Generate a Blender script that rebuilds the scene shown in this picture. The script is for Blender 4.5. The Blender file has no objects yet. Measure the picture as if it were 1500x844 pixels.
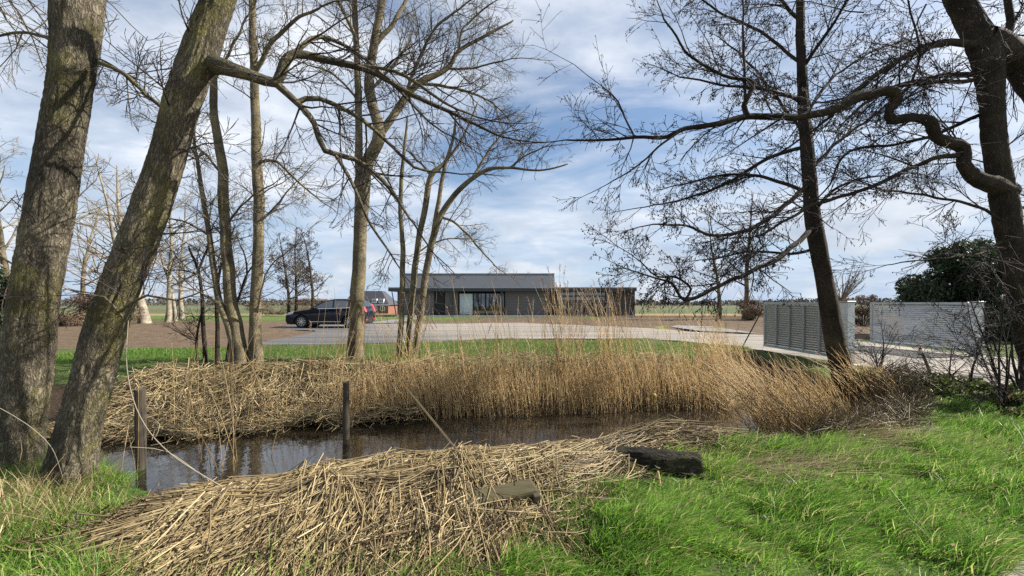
import bpy, bmesh, math, random
import numpy as np
from mathutils import Vector, Matrix, noise as mnoise

# ------------------------------------------------------------------ basics
scene = bpy.context.scene
COL = scene.collection
R = math.radians
CAM_H, F, HX, HY = 1.5, 600.0, 750.0, 443.0
rng = np.random.default_rng(11)
V = Vector


def W(px, py, d):
    """real place of something seen at px,py in the photo and standing d metres away"""
    return V(((px - HX) / F * d, d, CAM_H - (py - HY) / F * d))


def sstep(t):
    t = np.clip(t, 0, 1)
    return t * t * (3 - 2 * t)


# ------------------------------------------------------------------ noise (numpy value noise)
_NT = np.random.default_rng(3).random((256, 256))


def vnoise(x, y):
    xi = np.floor(x).astype(int); yi = np.floor(y).astype(int)
    fx = x - xi; fy = y - yi
    fx = fx * fx * (3 - 2 * fx); fy = fy * fy * (3 - 2 * fy)
    a = _NT[xi % 256, yi % 256]; b = _NT[(xi + 1) % 256, yi % 256]
    c = _NT[xi % 256, (yi + 1) % 256]; d = _NT[(xi + 1) % 256, (yi + 1) % 256]
    return (a * (1 - fx) + b * fx) * (1 - fy) + (c * (1 - fx) + d * fx) * fy


def fbm(x, y, o=4):
    s = 0; a = .5
    for k in range(o):
        s = s + a * (vnoise(x * 2 ** k + 17 * k, y * 2 ** k + 31 * k) - .5)
        a *= .55
    return s


# ------------------------------------------------------------------ terrain
NX = [-40, -4.5, -3.4, -2.6, -2, -1.5, -.8, 0, .8, 1.6, 2.4, 3.2, 4.0, 5, 6.5]; NY = [4.6, 4.5, 4.1, 3.8, 3.85, 4.1, 4.3, 4.5, 4.8, 5.25, 5.2, 5.0, 5.3, 6.0, 6.6]
FX = [-40, -8, -5.3, -3.5, -1.9, .64, 2.7, 4.4, 5.2, 6.2, 7]; FY = [6.3, 6.3, 6.4, 7.0, 7.46, 7.7, 8.0, 8.2, 9.2, 10.4, 11]
DRIVE = [(9.9, -3), (9.3, 6.0), (8.75, 7.9), (8.25, 9.6), (8.05, 11.5), (7.7, 13.2), (6.9, 15.2), (5.4, 16.6), (0, 16.7), (-3.75, 15.2), (-8.2, 14.3),
         (-9.3, 15.5), (-9.6, 18), (-10.5, 21.5), (-14, 23.4), (-14, 27), (-8, 28.5), (-4, 28.7), (0, 30), (3, 28), (5.8, 25.5), (8, 23.6), (9.4, 20.5), (11.5, 18.6),
         (13.2, 16), (13.2, 11.0), (13.7, 8), (15, -3)]


def in_poly(x, y, poly):
    inside = np.zeros(np.shape(x), bool)
    n = len(poly)
    for i in range(n):
        x0, y0 = poly[i]; x1, y1 = poly[(i + 1) % n]
        if y0 == y1: continue
        c = ((y0 > y) != (y1 > y)) & (x < (x1 - x0) * (y - y0) / (y1 - y0) + x0)
        inside ^= c
    return inside


def path_edge(x):
    return np.interp(x, [-30, 2.3, 2.75, 2.94, 9], [1.85, 2.06, 2.27, 2.38, 3.6])


def H(x, y):
    x = np.asarray(x, float); y = np.asarray(y, float)
    yn = np.interp(x, NX, NY) + .12 * fbm(x * 1.3, y * 0 + 5, 2); yf = np.interp(x, FX, FY) + .25 * fbm(x * 1.7, y * 0, 3)
    xd = 5.75 + (y - 7) * .235
    zn = sstep((yn - y) / .7)
    zf = sstep((y - yf) / np.interp(x, [-6, 0, 4], [2.5, 2.2, 1.9]))
    zd = sstep((x - xd) / .45)
    s = np.minimum(np.minimum(y - yn, yf - y), xd - x)
    z = np.where(s > 0, -.62 - .4 * sstep(s / .8), -.62 + .62 * np.maximum(np.maximum(zn, zf), zd))
    # small undulation of the banks
    u = (.12 * fbm(x * .6, y * .6, 4) + .16 * fbm(x * 2.3, y * 2.3, 3)) * np.clip((12.5 - y) / 3, 0, 1) * np.clip((y - 1.6) / 1.2, 0, 1)
    z = z + u * np.clip(1 + z, .3, 1)
    # worked soil
    soil = np.clip((y - 15) / 2, 0, 1) * np.clip((42 - y) / 2, 0, 1)
    z = z + soil * (.22 * fbm(x * .45 + 3, y * .45, 5) + .0)
    drv = in_poly(x, y, DRIVE)
    z = np.where(drv, -.03, z)
    # canal behind the yard, polder fields lower
    can = np.clip(1 - np.abs(y - 42.6) / 2.6, 0, 1) * np.clip((x - 11.5) / 1.5, 0, 1)
    z = z - np.minimum(can * 2.0, .4)
    z = z - 1.25 * sstep((y - 50) / 45)
    # the path the photographer stands on is level
    pth = np.clip((path_edge(x) - y) / .15, 0, 1) * (x < 9.2)
    z = z * (1 - pth) - .02 * pth
    return z


def h1(x, y):
    return float(H(np.array([x]), np.array([y]))[0])


# ------------------------------------------------------------------ mesh builders
def np_mesh(name, verts, faces_flat, sizes, smooth=True, attrs=None, mats=None, midx=None):
    me = bpy.data.meshes.new(name)
    verts = np.asarray(verts, np.float32)
    me.vertices.add(len(verts)); me.vertices.foreach_set('co', verts.ravel())
    faces_flat = np.asarray(faces_flat, np.int32); sizes = np.asarray(sizes, np.int32)
    me.loops.add(len(faces_flat)); me.loops.foreach_set('vertex_index', faces_flat)
    me.polygons.add(len(sizes))
    st = np.concatenate([[0], np.cumsum(sizes)[:-1]]).astype(np.int32)
    me.polygons.foreach_set('loop_start', st); me.polygons.foreach_set('loop_total', sizes)
    if midx is not None: me.polygons.foreach_set('material_index', np.asarray(midx, np.int32))
    me.polygons.foreach_set('use_smooth', np.full(len(sizes), smooth))
    for n_, (typ, arr) in (attrs or {}).items():
        a = me.attributes.new(n_, typ, 'POINT')
        a.data.foreach_set({'FLOAT': 'value', 'FLOAT_VECTOR': 'vector', 'FLOAT_COLOR': 'color'}[typ], np.asarray(arr, np.float32).ravel())
    for m in (mats or []): me.materials.append(m)
    me.update(calc_edges=True)
    return me


def link(name, me, parent=None, loc=None):
    o = bpy.data.objects.new(name, me); COL.objects.link(o)
    if parent is not None: o.parent = parent
    if loc is not None: o.location = loc
    return o


def tag(o, label=None, cat=None, group=None, kind=None):
    if label: o['label'] = label
    if cat: o['category'] = cat
    if group: o['group'] = group
    if kind: o['kind'] = kind
    return o


def thing(name, label, cat, loc=(0, 0, 0), rz=0, group=None):
    o = bpy.data.objects.new(name, None); COL.objects.link(o)
    o.empty_display_size = .3
    o.location = loc; o.rotation_euler = (0, 0, rz)
    return tag(o, label, cat, group)


class Tubes:
    """collects tapered tubes, builds them as one mesh"""
    def __init__(s): s.g = {}

    def add(s, pts, rad, sides=4, val=.5):
        k = (len(pts), sides)
        s.g.setdefault(k, ([], [], []))
        a = s.g[k]; a[0].append([tuple(p) for p in pts]); a[1].append(list(rad)); a[2].append(val)

    def arrays(s, origin):
        Vs, Fs, A, B = [], [], [], []; base = 0
        for (n, k), (P, Rd, val) in s.g.items():
            P = np.array(P, float) - np.array(origin); Rd = np.array(Rd, float); val = np.array(val, float); m = len(P)
            T = np.empty_like(P); T[:, 1:-1] = P[:, 2:] - P[:, :-2]; T[:, 0] = P[:, 1] - P[:, 0]; T[:, -1] = P[:, -1] - P[:, -2]
            T /= np.linalg.norm(T, axis=2, keepdims=True) + 1e-9
            ch = P[:, -1] - P[:, 0]; ch /= np.linalg.norm(ch, axis=1, keepdims=True) + 1e-9
            ref = np.where(np.abs(ch[:, 2:3]) > .8, np.array([[1., 0, 0]]), np.array([[0, 0, 1.]]))
            a0 = np.cross(ch, ref); a0 /= np.linalg.norm(a0, axis=1, keepdims=True) + 1e-9
            U = a0[:, None, :] - (T * a0[:, None, :]).sum(2, keepdims=True) * T
            U /= np.linalg.norm(U, axis=2, keepdims=True) + 1e-9
            Wv = np.cross(T, U)
            th = np.arange(k) / k * 2 * np.pi
            c, sn = np.cos(th), np.sin(th)
            off = U[:, :, None, :] * c[None, None, :, None] + Wv[:, :, None, :] * sn[None, None, :, None]
            vv = P[:, :, None, :] + off * Rd[:, :, None, None]
            L = np.concatenate([np.zeros((m, 1)), np.cumsum(np.linalg.norm(np.diff(P, axis=1), axis=2), axis=1)], 1)
            bk = np.empty((m, n, k, 3)); bk[..., 0] = c * Rd[:, :1, None]; bk[..., 1] = sn * Rd[:, :1, None]; bk[..., 2] = L[:, :, None] + val[:, None, None] * 7
            i = np.arange(m)[:, None, None] * n * k; j = np.arange(n - 1)[None, :, None] * k; q = np.arange(k)[None, None, :]; q2 = (q + 1) % k
            f = np.stack([i + j + q, i + j + q2, i + j + k + q2, i + j + k + q], -1).reshape(-1, 4) + base
            Vs.append(vv.reshape(-1, 3)); Fs.append(f); A.append(np.repeat(val, n * k)); B.append(bk.reshape(-1, 3)); base += m * n * k
        return Vs, Fs, A, B

    def build(s, name, mat, parent=None, origin=(0, 0, 0), extra=None):
        Vs, Fs, A, B = s.arrays(origin)
        v = np.concatenate(Vs); f = np.concatenate(Fs); a = np.concatenate(A); b = np.concatenate(B)
        sizes = np.full(len(f), 4); flat = f.ravel(); mi = np.zeros(len(f), int); mats = [mat]
        if extra is not None:           # extra = (verts, quads, values, material)
            ev, ef, ea, em = extra
            ev = ev - np.array(origin)
            flat = np.concatenate([flat, (ef + len(v)).ravel()]); sizes = np.concatenate([sizes, np.full(len(ef), ef.shape[1])])
            mi = np.concatenate([mi, np.ones(len(ef), int)]); mats.append(em)
            v = np.concatenate([v, ev]); a = np.concatenate([a, ea]); b = np.concatenate([b, np.zeros((len(ev), 3))])
        me = np_mesh(name, v, flat, sizes, True, {'rnd': ('FLOAT', a), 'bark': ('FLOAT_VECTOR', b)}, mats, mi)
        return link(name, me, parent)


def blades(base, direc, length, width, bend, val, nseg=3, yaw=None, g=None):
    """grass blades / dry leaves: ribbons. base Nx3, direc Nx3 unit, bend Nx3 offset direction growing with t^2"""
    n = len(base)
    if yaw is None: yaw = g.uniform(0, 2 * np.pi, n)
    side = np.stack([np.cos(yaw), np.sin(yaw), np.zeros(n)], 1)
    t = np.linspace(0, 1, nseg + 1)
    c = base[:, None, :] + direc[:, None, :] * (t[None, :, None] * length[:, None, None]) + bend[:, None, :] * (t ** 2)[None, :, None] * length[:, None, None]
    w = width[:, None] * np.array([1, .95, .7, .12] if nseg == 3 else list(1 - .88 * t ** 2))[None, :]
    l = c - side[:, None, :] * w[..., None] * .5; r = c + side[:, None, :] * w[..., None] * .5
    v = np.stack([l, r], 2).reshape(n, -1, 3)
    m = 2 * (nseg + 1)
    i = np.arange(n)[:, None] * m + np.arange(nseg)[None, :] * 2
    f = np.stack([i, i + 1, i + 3, i + 2], -1).reshape(-1, 4)
    a = np.repeat(val, m); tt = np.tile(np.repeat(t, 2), n)
    return v.reshape(-1, 3), f, a, tt


def blades_obj(name, sets, mat, parent=None):
    off = 0; Vv, Ff, Aa, Tt = [], [], [], []
    for v, f, a, t in sets:
        Vv.append(v); Ff.append(f + off); Aa.append(a); Tt.append(t); off += len(v)
    f = np.concatenate(Ff)
    me = np_mesh(name, np.concatenate(Vv), f.ravel(), np.full(len(f), 4), True, {'rnd': ('FLOAT', np.concatenate(Aa)), 'tip': ('FLOAT', np.concatenate(Tt))}, [mat])
    return link(name, me, parent)


class BM:
    """boxes, prisms and cylinders collected in one bmesh"""
    def __init__(s): s.b = bmesh.new()

    def box(s, x0, x1, y0, y1, z0, z1, mat=None):
        r = bmesh.ops.create_cube(s.b, size=1)
        M = Matrix.Translation(((x0 + x1) / 2, (y0 + y1) / 2, (z0 + z1) / 2)) @ Matrix.Diagonal((abs(x1 - x0), abs(y1 - y0), abs(z1 - z0), 1))
        if mat is not None: M = mat @ M
        bmesh.ops.transform(s.b, matrix=M, verts=r['verts']); return s

    def cyl(s, p0, p1, r0, r1=None, seg=16):
        p0 = V(p0); p1 = V(p1); d = p1 - p0
        r = bmesh.ops.create_cone(s.b, cap_ends=True, segments=seg, radius1=r0, radius2=r0 if r1 is None else r1, depth=d.length)
        M = Matrix.Translation((p0 + p1) / 2) @ d.to_track_quat('Z', 'Y').to_matrix().to_4x4()
        bmesh.ops.transform(s.b, matrix=M, verts=r['verts']); return s

    def prism(s, prof, axis, a0, a1, f=None):
        """prof list of (u,v); axis 'y': (x=u,z=v) from y=a0 to a1; axis 'x': (y=u,z=v)"""
        def mk(u, v, a):
            q = (u, a, v) if axis == 'y' else (a, u, v)
            return f(*q) if f else q
        A = [s.b.verts.new(mk(u, v, a0)) for u, v in prof]; B = [s.b.verts.new(mk(u, v, a1)) for u, v in prof]
        s.b.faces.new(A); s.b.faces.new(B[::-1])
        n = len(prof)
        for i in range(n): s.b.faces.new((A[i], B[i], B[(i + 1) % n], A[(i + 1) % n]))
        return s

    def obj(s, name, mat, parent=None, bevel=0, smooth=False, seg=1):
        bmesh.ops.recalc_face_normals(s.b, faces=s.b.faces)
        if bevel:
            es = [e for e in s.b.edges if len(e.link_faces) == 2 and e.calc_face_angle(0) > .5]
            bmesh.ops.bevel(s.b, geom=es, offset=bevel, segments=seg, affect='EDGES', profile=.5, clamp_overlap=True)
        me = bpy.data.meshes.new(name); s.b.to_mesh(me); s.b.free()
        if smooth:
            me.polygons.foreach_set('use_smooth', [True] * len(me.polygons))
        me.materials.append(mat)
        return link(name, me, parent)


# ------------------------------------------------------------------ materials
def nodes(name):
    m = bpy.data.materials.new(name); m.use_nodes = True
    nt = m.node_tree; b = nt.nodes['Principled BSDF']
    return m, nt, b


def N(nt, typ, **kw):
    n = nt.nodes.new(typ)
    for k, v in kw.items():
        if k.startswith('i_'):
            n.inputs[int(k[2:]) if k[2:].isdigit() else k[2:].replace('_', ' ')].default_value = v
        else: setattr(n, k, v)
    return n


def L(nt, a, b): nt.links.new(a, b)


def ramp(nt, fac, stops, interp='LINEAR'):
    r = nt.nodes.new('ShaderNodeValToRGB'); cr = r.color_ramp; cr.interpolation = interp
    while len(cr.elements) < len(stops): cr.elements.new(.5)
    for e, (p, c) in zip(cr.elements, stops):
        e.position = p; e.color = (*c, 1) if len(c) == 3 else c
    L(nt, fac, r.inputs[0]); return r


def mix(nt, fac, a, b, typ='MIX'):
    m = nt.nodes.new('ShaderNodeMix'); m.data_type = 'RGBA'; m.blend_type = typ
    for s, v in ((m.inputs['Factor'], fac), (m.inputs['A'], a), (m.inputs['B'], b)):
        if hasattr(v, 'links') or isinstance(v, bpy.types.NodeSocket): L(nt, v, s)
        else: s.default_value = v if not isinstance(v, tuple) else ((*v, 1) if len(v) == 3 else v)
    return m.outputs['Result']


def bump(nt, b, h, strength=.5, dist=.01):
    n = N(nt, 'ShaderNodeBump'); n.inputs['Strength'].default_value = strength; n.inputs['Distance'].default_value = dist
    L(nt, h, n.inputs['Height']); L(nt, n.outputs[0], b.inputs['Normal']); return n


def plain(name, col, rough=.6, metal=0, var=.15, scale=6, spec=.4, stretch=(1, 1, 1)):
    m, nt, b = nodes(name)
    tc = N(nt, 'ShaderNodeTexCoord'); mp = N(nt, 'ShaderNodeMapping'); mp.inputs['Scale'].default_value = stretch
    L(nt, tc.outputs['Object'], mp.inputs[0])
    n = N(nt, 'ShaderNodeTexNoise'); n.inputs['Scale'].default_value = scale; n.inputs['Detail'].default_value = 6
    L(nt, mp.outputs[0], n.inputs['Vector'])
    c = mix(nt, n.outputs['Fac'], tuple(x * (1 - var) for x in col), tuple(min(1, x * (1 + var)) for x in col))
    L(nt, c, b.inputs['Base Color'])
    b.inputs['Roughness'].default_value = rough; b.inputs['Metallic'].default_value = metal; b.inputs['Specular IOR Level'].default_value = spec
    return m


def bark_mat(name, dark, mid, light, scale=14, moss=(.14, .14, .03), moss_amt=.45, depth=.012, stretch=.28, mscale=1.6):
    m, nt, b = nodes(name)
    at = N(nt, 'ShaderNodeAttribute', attribute_name='bark')
    mp = N(nt, 'ShaderNodeMapping'); mp.inputs['Scale'].default_value = (1, 1, stretch); L(nt, at.outputs['Vector'], mp.inputs[0])
    nz = N(nt, 'ShaderNodeTexNoise'); nz.inputs['Scale'].default_value = scale * 2.6; nz.inputs['Detail'].default_value = 3; nz.inputs['Distortion'].default_value = .6; L(nt, mp.outputs[0], nz.inputs['Vector'])
    rd = N(nt, 'ShaderNodeMath', operation='MULTIPLY_ADD'); L(nt, nz.outputs['Fac'], rd.inputs[0]); rd.inputs[1].default_value = 2; rd.inputs[2].default_value = -1
    rb = N(nt, 'ShaderNodeMath', operation='ABSOLUTE'); L(nt, rd.outputs[0], rb.inputs[0])
    n2 = N(nt, 'ShaderNodeTexNoise'); n2.inputs['Scale'].default_value = scale * 4; n2.inputs['Detail'].default_value = 8; n2.inputs['Roughness'].default_value = .7; L(nt, at.outputs['Vector'], n2.inputs['Vector'])
    r1 = ramp(nt, rb.outputs[0], [(0, (0, 0, 0)), (.3, (1, 1, 1))])
    ad = N(nt, 'ShaderNodeMath', operation='MULTIPLY_ADD'); L(nt, n2.outputs['Fac'], ad.inputs[0]); ad.inputs[1].default_value = .8; L(nt, r1.outputs[0], ad.inputs[2])
    hr = N(nt, 'ShaderNodeMath', operation='MULTIPLY'); L(nt, ad.outputs[0], hr.inputs[0]); hr.inputs[1].default_value = .55
    col = ramp(nt, hr.outputs[0], [(.12, dark), (.5, mid), (.95, light)])
    tc = N(nt, 'ShaderNodeTexCoord')
    n3 = N(nt, 'ShaderNodeTexNoise'); n3.inputs['Scale'].default_value = mscale; n3.inputs['Detail'].default_value = 7; n3.inputs['Roughness'].default_value = .72; L(nt, tc.outputs['Object'], n3.inputs['Vector'])
    r3 = ramp(nt, n3.outputs['Fac'], [(.5, (0, 0, 0)), (.68, (moss_amt,) * 3)])
    c = mix(nt, r3.outputs[0], col.outputs[0], moss)
    n4 = N(nt, 'ShaderNodeTexNoise'); n4.inputs['Scale'].default_value = 2.7; n4.inputs['Detail'].default_value = 3; L(nt, tc.outputs['Object'], n4.inputs['Vector'])
    r4 = ramp(nt, n4.outputs['Fac'], [(.32, (.5, .5, .48)), (.66, (1.45, 1.42, 1.32))])
    c = mix(nt, 1.0, c, r4.outputs[0], 'MULTIPLY')
    L(nt, c, b.inputs['Base Color']); b.inputs['Roughness'].default_value = .9; b.inputs['Specular IOR Level'].default_value = .2
    bump(nt, b, hr.outputs[0], 1, depth)
    return m


M = {}
M['bark_big'] = bark_mat('bark_big', (.033, .028, .021), (.108, .093, .069), (.18, .162, .125), 17, (.21, .2, .04), .55, .016, .36)
M['bark_mid'] = bark_mat('bark_mid', (.045, .037, .026), (.15, .125, .083), (.24, .208, .145), 16, (.2, .18, .05), .45, .006, .4)
M['bark_dark'] = bark_mat('bark_dark', (.012, .009, .008), (.036, .028, .023), (.075, .06, .047), 20, (.1, .1, .03), .3, .008, .35)
M['bark_pale'] = bark_mat('bark_pale', (.09, .08, .065), (.24, .21, .17), (.34, .31, .26), 10, (.2, .2, .09), .35, .006, .4)


def twig_mat(name, c0, c1):
    m, nt, b = nodes(name)
    a = N(nt, 'ShaderNodeAttribute', attribute_name='rnd')
    r = ramp(nt, a.outputs['Fac'], [(0, c0), (1, c1)])
    L(nt, r.outputs[0], b.inputs['Base Color']); b.inputs['Roughness'].default_value = .8; b.inputs['Specular IOR Level'].default_value = .25
    return m


M['twig'] = twig_mat('twig', (.06, .048, .035), (.15, .125, .08))
M['twig_dark'] = twig_mat('twig_dark', (.018, .014, .013), (.05, .04, .036))
M['twig_pale'] = twig_mat('twig_pale', (.12, .1, .075), (.26, .225, .17))
M['catkin'] = twig_mat('catkin', (.014, .009, .008), (.05, .03, .024))


def leafy(name, stops, trans=.35, rough=.5, nscale=1.2, tipdark=None):
    m, nt, b = nodes(name)
    a = N(nt, 'ShaderNodeAttribute', attribute_name='rnd')
    tc = N(nt, 'ShaderNodeTexCoord'); n = N(nt, 'ShaderNodeTexNoise'); n.inputs['Scale'].default_value = nscale; n.inputs['Detail'].default_value = 3; L(nt, tc.outputs['Object'], n.inputs['Vector'])
    ad = N(nt, 'ShaderNodeMath', operation='MULTIPLY_ADD'); L(nt, n.outputs['Fac'], ad.inputs[0]); ad.inputs[1].default_value = .5; ad.inputs[2].default_value = -.25
    su = N(nt, 'ShaderNodeMath', operation='ADD'); L(nt, ad.outputs[0], su.inputs[0]); L(nt, a.outputs['Fac'], su.inputs[1])
    r = ramp(nt, su.outputs[0], stops)
    L(nt, r.outputs[0], b.inputs['Base Color']); b.inputs['Roughness'].default_value = rough; b.inputs['Specular IOR Level'].default_value = .35
    t = N(nt, 'ShaderNodeBsdfTranslucent'); L(nt, r.outputs[0], t.inputs[0])
    mx = N(nt, 'ShaderNodeMixShader'); mx.inputs[0].default_value = trans
    out = nt.nodes['Material Output']
    L(nt, b.outputs[0], mx.inputs[1]); L(nt, t.outputs[0], mx.inputs[2]); L(nt, mx.outputs[0], out.inputs[0])
    return m


M['grass'] = leafy('grass', [(0, (.045, .10, .012)), (.3, (.105, .24, .026)), (.6, (.215, .38, .05)), (.85, (.4, .46, .15)), (.95, (.36, .29, .14)), (1, (.5, .4, .22))], .5, .42)
M['lawn'] = leafy('lawn', [(0, (.05, .11, .014)), (.5, (.09, .20, .022)), (.85, (.15, .26, .04)), (1, (.3, .27, .11))], .4, .5)
M['reed'] = leafy('reed', [(0, (.15, .095, .045)), (.3, (.37, .25, .115)), (.65, (.6, .435, .21)), (1, (.76, .62, .36))], .3, .5, 1.0)
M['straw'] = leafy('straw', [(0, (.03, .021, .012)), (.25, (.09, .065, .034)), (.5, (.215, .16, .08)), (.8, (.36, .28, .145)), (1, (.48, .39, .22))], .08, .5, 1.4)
M['plume'] = leafy('plume', [(0, (.16, .11, .085)), (1, (.36, .27, .2))], .3, .8)
M['evergreen'] = leafy('evergreen', [(0, (.014, .026, .011)), (.6, (.03, .052, .02)), (1, (.06, .09, .034))], .2, .62)
M['bramble'] = leafy('bramble', [(0, (.04, .06, .015)), (.5, (.09, .13, .03)), (.75, (.16, .17, .05)), (1, (.2, .12, .06))], .3, .5)
M['hedge_leaf'] = leafy('hedge_leaf', [(0, (.07, .045, .03)), (.6, (.16, .1, .065)), (1, (.24, .17, .11))], .2, .7)
M['far_leaf'] = leafy('far_leaf', [(0, (.045, .045, .04)), (.6, (.085, .08, .065)), (1, (.13, .12, .095))], .1, .9, .05)

# ground: zone colours are the real surface colours, broken up by noise
m, nt, b = nodes('ground_soil_and_turf'); M['ground'] = m
at = N(nt, 'ShaderNodeAttribute', attribute_name='zone')
tc = N(nt, 'ShaderNodeTexCoord')
n1 = N(nt, 'ShaderNodeTexNoise'); n1.inputs['Scale'].default_value = 2.2; n1.inputs['Detail'].default_value = 9; n1.inputs['Roughness'].default_value = .7; L(nt, tc.outputs['Object'], n1.inputs['Vector'])
n2 = N(nt, 'ShaderNodeTexNoise'); n2.inputs['Scale'].default_value = 22; n2.inputs['Detail'].default_value = 6; n2.inputs['Roughness'].default_value = .7; L(nt, tc.outputs['Object'], n2.inputs['Vector'])
r1 = ramp(nt, n1.outputs['Fac'], [(.3, (.6, .58, .56)), (.7, (1.35, 1.33, 1.3))])
r2 = ramp(nt, n2.outputs['Fac'], [(.3, (.55, .55, .55)), (.7, (1.4, 1.4, 1.4))])
c = mix(nt, 1.0, at.outputs['Color'], r1.outputs[0], 'MULTIPLY'); c = mix(nt, .8, c, r2.outputs[0], 'MULTIPLY')
L(nt, c, b.inputs['Base Color']); b.inputs['Roughness'].default_value = .95; b.inputs['Specular IOR Level'].default_value = .15
bump(nt, b, n2.outputs['Fac'], .9, .05)

# driveway: compacted gravel, greyer asphalt millings towards the near left
m, nt, b = nodes('driveway_gravel'); M['drive'] = m
tc = N(nt, 'ShaderNodeTexCoord')
mp = N(nt, 'ShaderNodeMapping'); mp.inputs['Scale'].default_value = (.12, .5, 1); L(nt, tc.outputs['Object'], mp.inputs[0])
n1 = N(nt, 'ShaderNodeTexNoise'); n1.inputs['Scale'].default_value = 1.3; n1.inputs['Detail'].default_value = 6; L(nt, mp.outputs[0], n1.inputs['Vector'])
n2 = N(nt, 'ShaderNodeTexNoise'); n2.inputs['Scale'].default_value = 45; n2.inputs['Detail'].default_value = 5; n2.inputs['Roughness'].default_value = .8; L(nt, tc.outputs['Object'], n2.inputs['Vector'])
sp = N(nt, 'ShaderNodeSeparateXYZ'); L(nt, tc.outputs['Object'], sp.inputs[0])
# grey patch reaches from the left end to about the middle of the yard
ma = N(nt, 'ShaderNodeMath', operation='MULTIPLY_ADD'); L(nt, sp.outputs[0], ma.inputs[0]); ma.inputs[1].default_value = .055; ma.inputs[2].default_value = .05
mb = N(nt, 'ShaderNodeMath', operation='MULTIPLY_ADD'); L(nt, sp.outputs[1], mb.inputs[0]); mb.inputs[1].default_value = .035; L(nt, ma.outputs[0], mb.inputs[2])
mc = N(nt, 'ShaderNodeMath', operation='MULTIPLY_ADD'); L(nt, n1.outputs['Fac'], mc.inputs[0]); mc.inputs[1].default_value = 1.0; L(nt, mb.outputs[0], mc.inputs[2])
r1 = ramp(nt, mc.outputs[0], [(.75, (.085, .084, .085)), (1.0, (.2, .178, .15))])
# ramps clamp at 1, so shift
mc.inputs[1].default_value = .8
r2 = ramp(nt, n2.outputs['Fac'], [(.32, (.62, .62, .62)), (.68, (1.3, 1.3, 1.3))])
c = mix(nt, 1.0, r1.outputs[0], r2.outputs[0], 'MULTIPLY')
mp = N(nt, 'ShaderNodeMapping'); mp.inputs['Scale'].default_value = (.1, 1.6, 1); mp.inputs['Rotation'].default_value = (0, 0, R(-6)); L(nt, tc.outputs['Object'], mp.inputs[0])
n5 = N(nt, 'ShaderNodeTexNoise'); n5.inputs['Scale'].default_value = 1.0; n5.inputs['Detail'].default_value = 5; n5.inputs['Distortion'].default_value = .4; L(nt, mp.outputs[0], n5.inputs['Vector'])
r5 = ramp(nt, n5.outputs['Fac'], [(.36, (.6, .6, .61)), (.5, (1, 1, 1)), (.66, (1.3, 1.26, 1.2))])
c = mix(nt, 1.0, c, r5.outputs[0], 'MULTIPLY')
L(nt, c, b.inputs['Base Color']); b.inputs['Roughness'].default_value = .85; bump(nt, b, n2.outputs['Fac'], .6, .015)

m, nt, b = nodes('pond_water'); M['water'] = m
tc = N(nt, 'ShaderNodeTexCoord')
n1 = N(nt, 'ShaderNodeTexNoise'); n1.inputs['Scale'].default_value = 9; n1.inputs['Detail'].default_value = 4; L(nt, tc.outputs['Object'], n1.inputs['Vector'])
b.inputs['Base Color'].default_value = (.014, .011, .007, 1); b.inputs['Roughness'].default_value = .04; b.inputs['IOR'].default_value = 1.75; b.inputs['Specular IOR Level'].default_value = .9
bump(nt, b, n1.outputs['Fac'], .35, .008)

M['black_wood'] = plain('black_wood', (.06, .057, .056), .75, var=.5, scale=5, stretch=(.4, 1, 14))
M['grey_wood'] = plain('grey_wood', (.125, .116, .11), .75, var=.45, scale=4, stretch=(.3, 1, 16))
M['fascia'] = plain('fascia', (.04, .046, .055), .45, var=.1)
M['black'] = plain('black', (.008, .008, .009), .6, var=.1)
M['concrete'] = plain('concrete', (.3, .29, .28), .85, var=.2, scale=3)
M['sand_path'] = plain('sand_path', (.19, .165, .13), .9, var=.4, scale=18)
M['slab_path'] = plain('slab_path', (.17, .17, .17), .85, var=.25, scale=3)
M['galv'] = plain('galv', (.36, .38, .375), .5, .35, .18, 9)
M['post_galv'] = plain('post_galv', (.52, .54, .535), .55, .2, .2, 9)
M['louvre'] = plain('louvre', (.42, .425, .42), .55, .2, .15, 5, stretch=(1, 1, 10))
M['louvre_dark'] = plain('louvre_dark', (.3, .305, .3), .6, .2, .2, 5, stretch=(1, 1, 10))
M['metal_roof'] = plain('metal_roof', (.14, .147, .158), .42, .2, .08, 2)
M['white_paint'] = plain('white_paint', (.75, .75, .74), .5, var=.05)
M['rust_red'] = plain('rust_red', (.28, .06, .035), .7, var=.3)
M['brown_stake'] = plain('brown_stake', (.1, .06, .04), .8, var=.4, scale=12)
M['old_wood'] = plain('old_wood', (.055, .045, .032), .9, var=.55, scale=10, stretch=(3, 3, .4))
M['moss_wood'] = plain('moss_wood', (.062, .053, .024), .95, var=.75, scale=14, stretch=(.5, 2, 2))
M['log_wood'] = bark_mat('log_wood', (.006, .005, .004), (.02, .017, .013), (.055, .047, .036), 15, (.05, .055, .015), .5, .012, .3, 5)
M['lichen'] = plain('lichen', (.155, .135, .06), .95, var=.6, scale=22)
M['yellow'] = plain('yellow', (.38, .29, .06), .5, var=.25, scale=15)
M['brick'] = plain('brick', (.2, .085, .055), .85, var=.3, scale=4)
M['tile'] = plain('tile', (.045, .045, .055), .6, var=.2, scale=4)
M['curtain'] = plain('curtain', (.30, .36, .34), .8, var=.12, scale=3, stretch=(8, 1, .2))
M['dirt_floor'] = plain('dirt_floor', (.2, .12, .08), .95, var=.4, scale=3)

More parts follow.
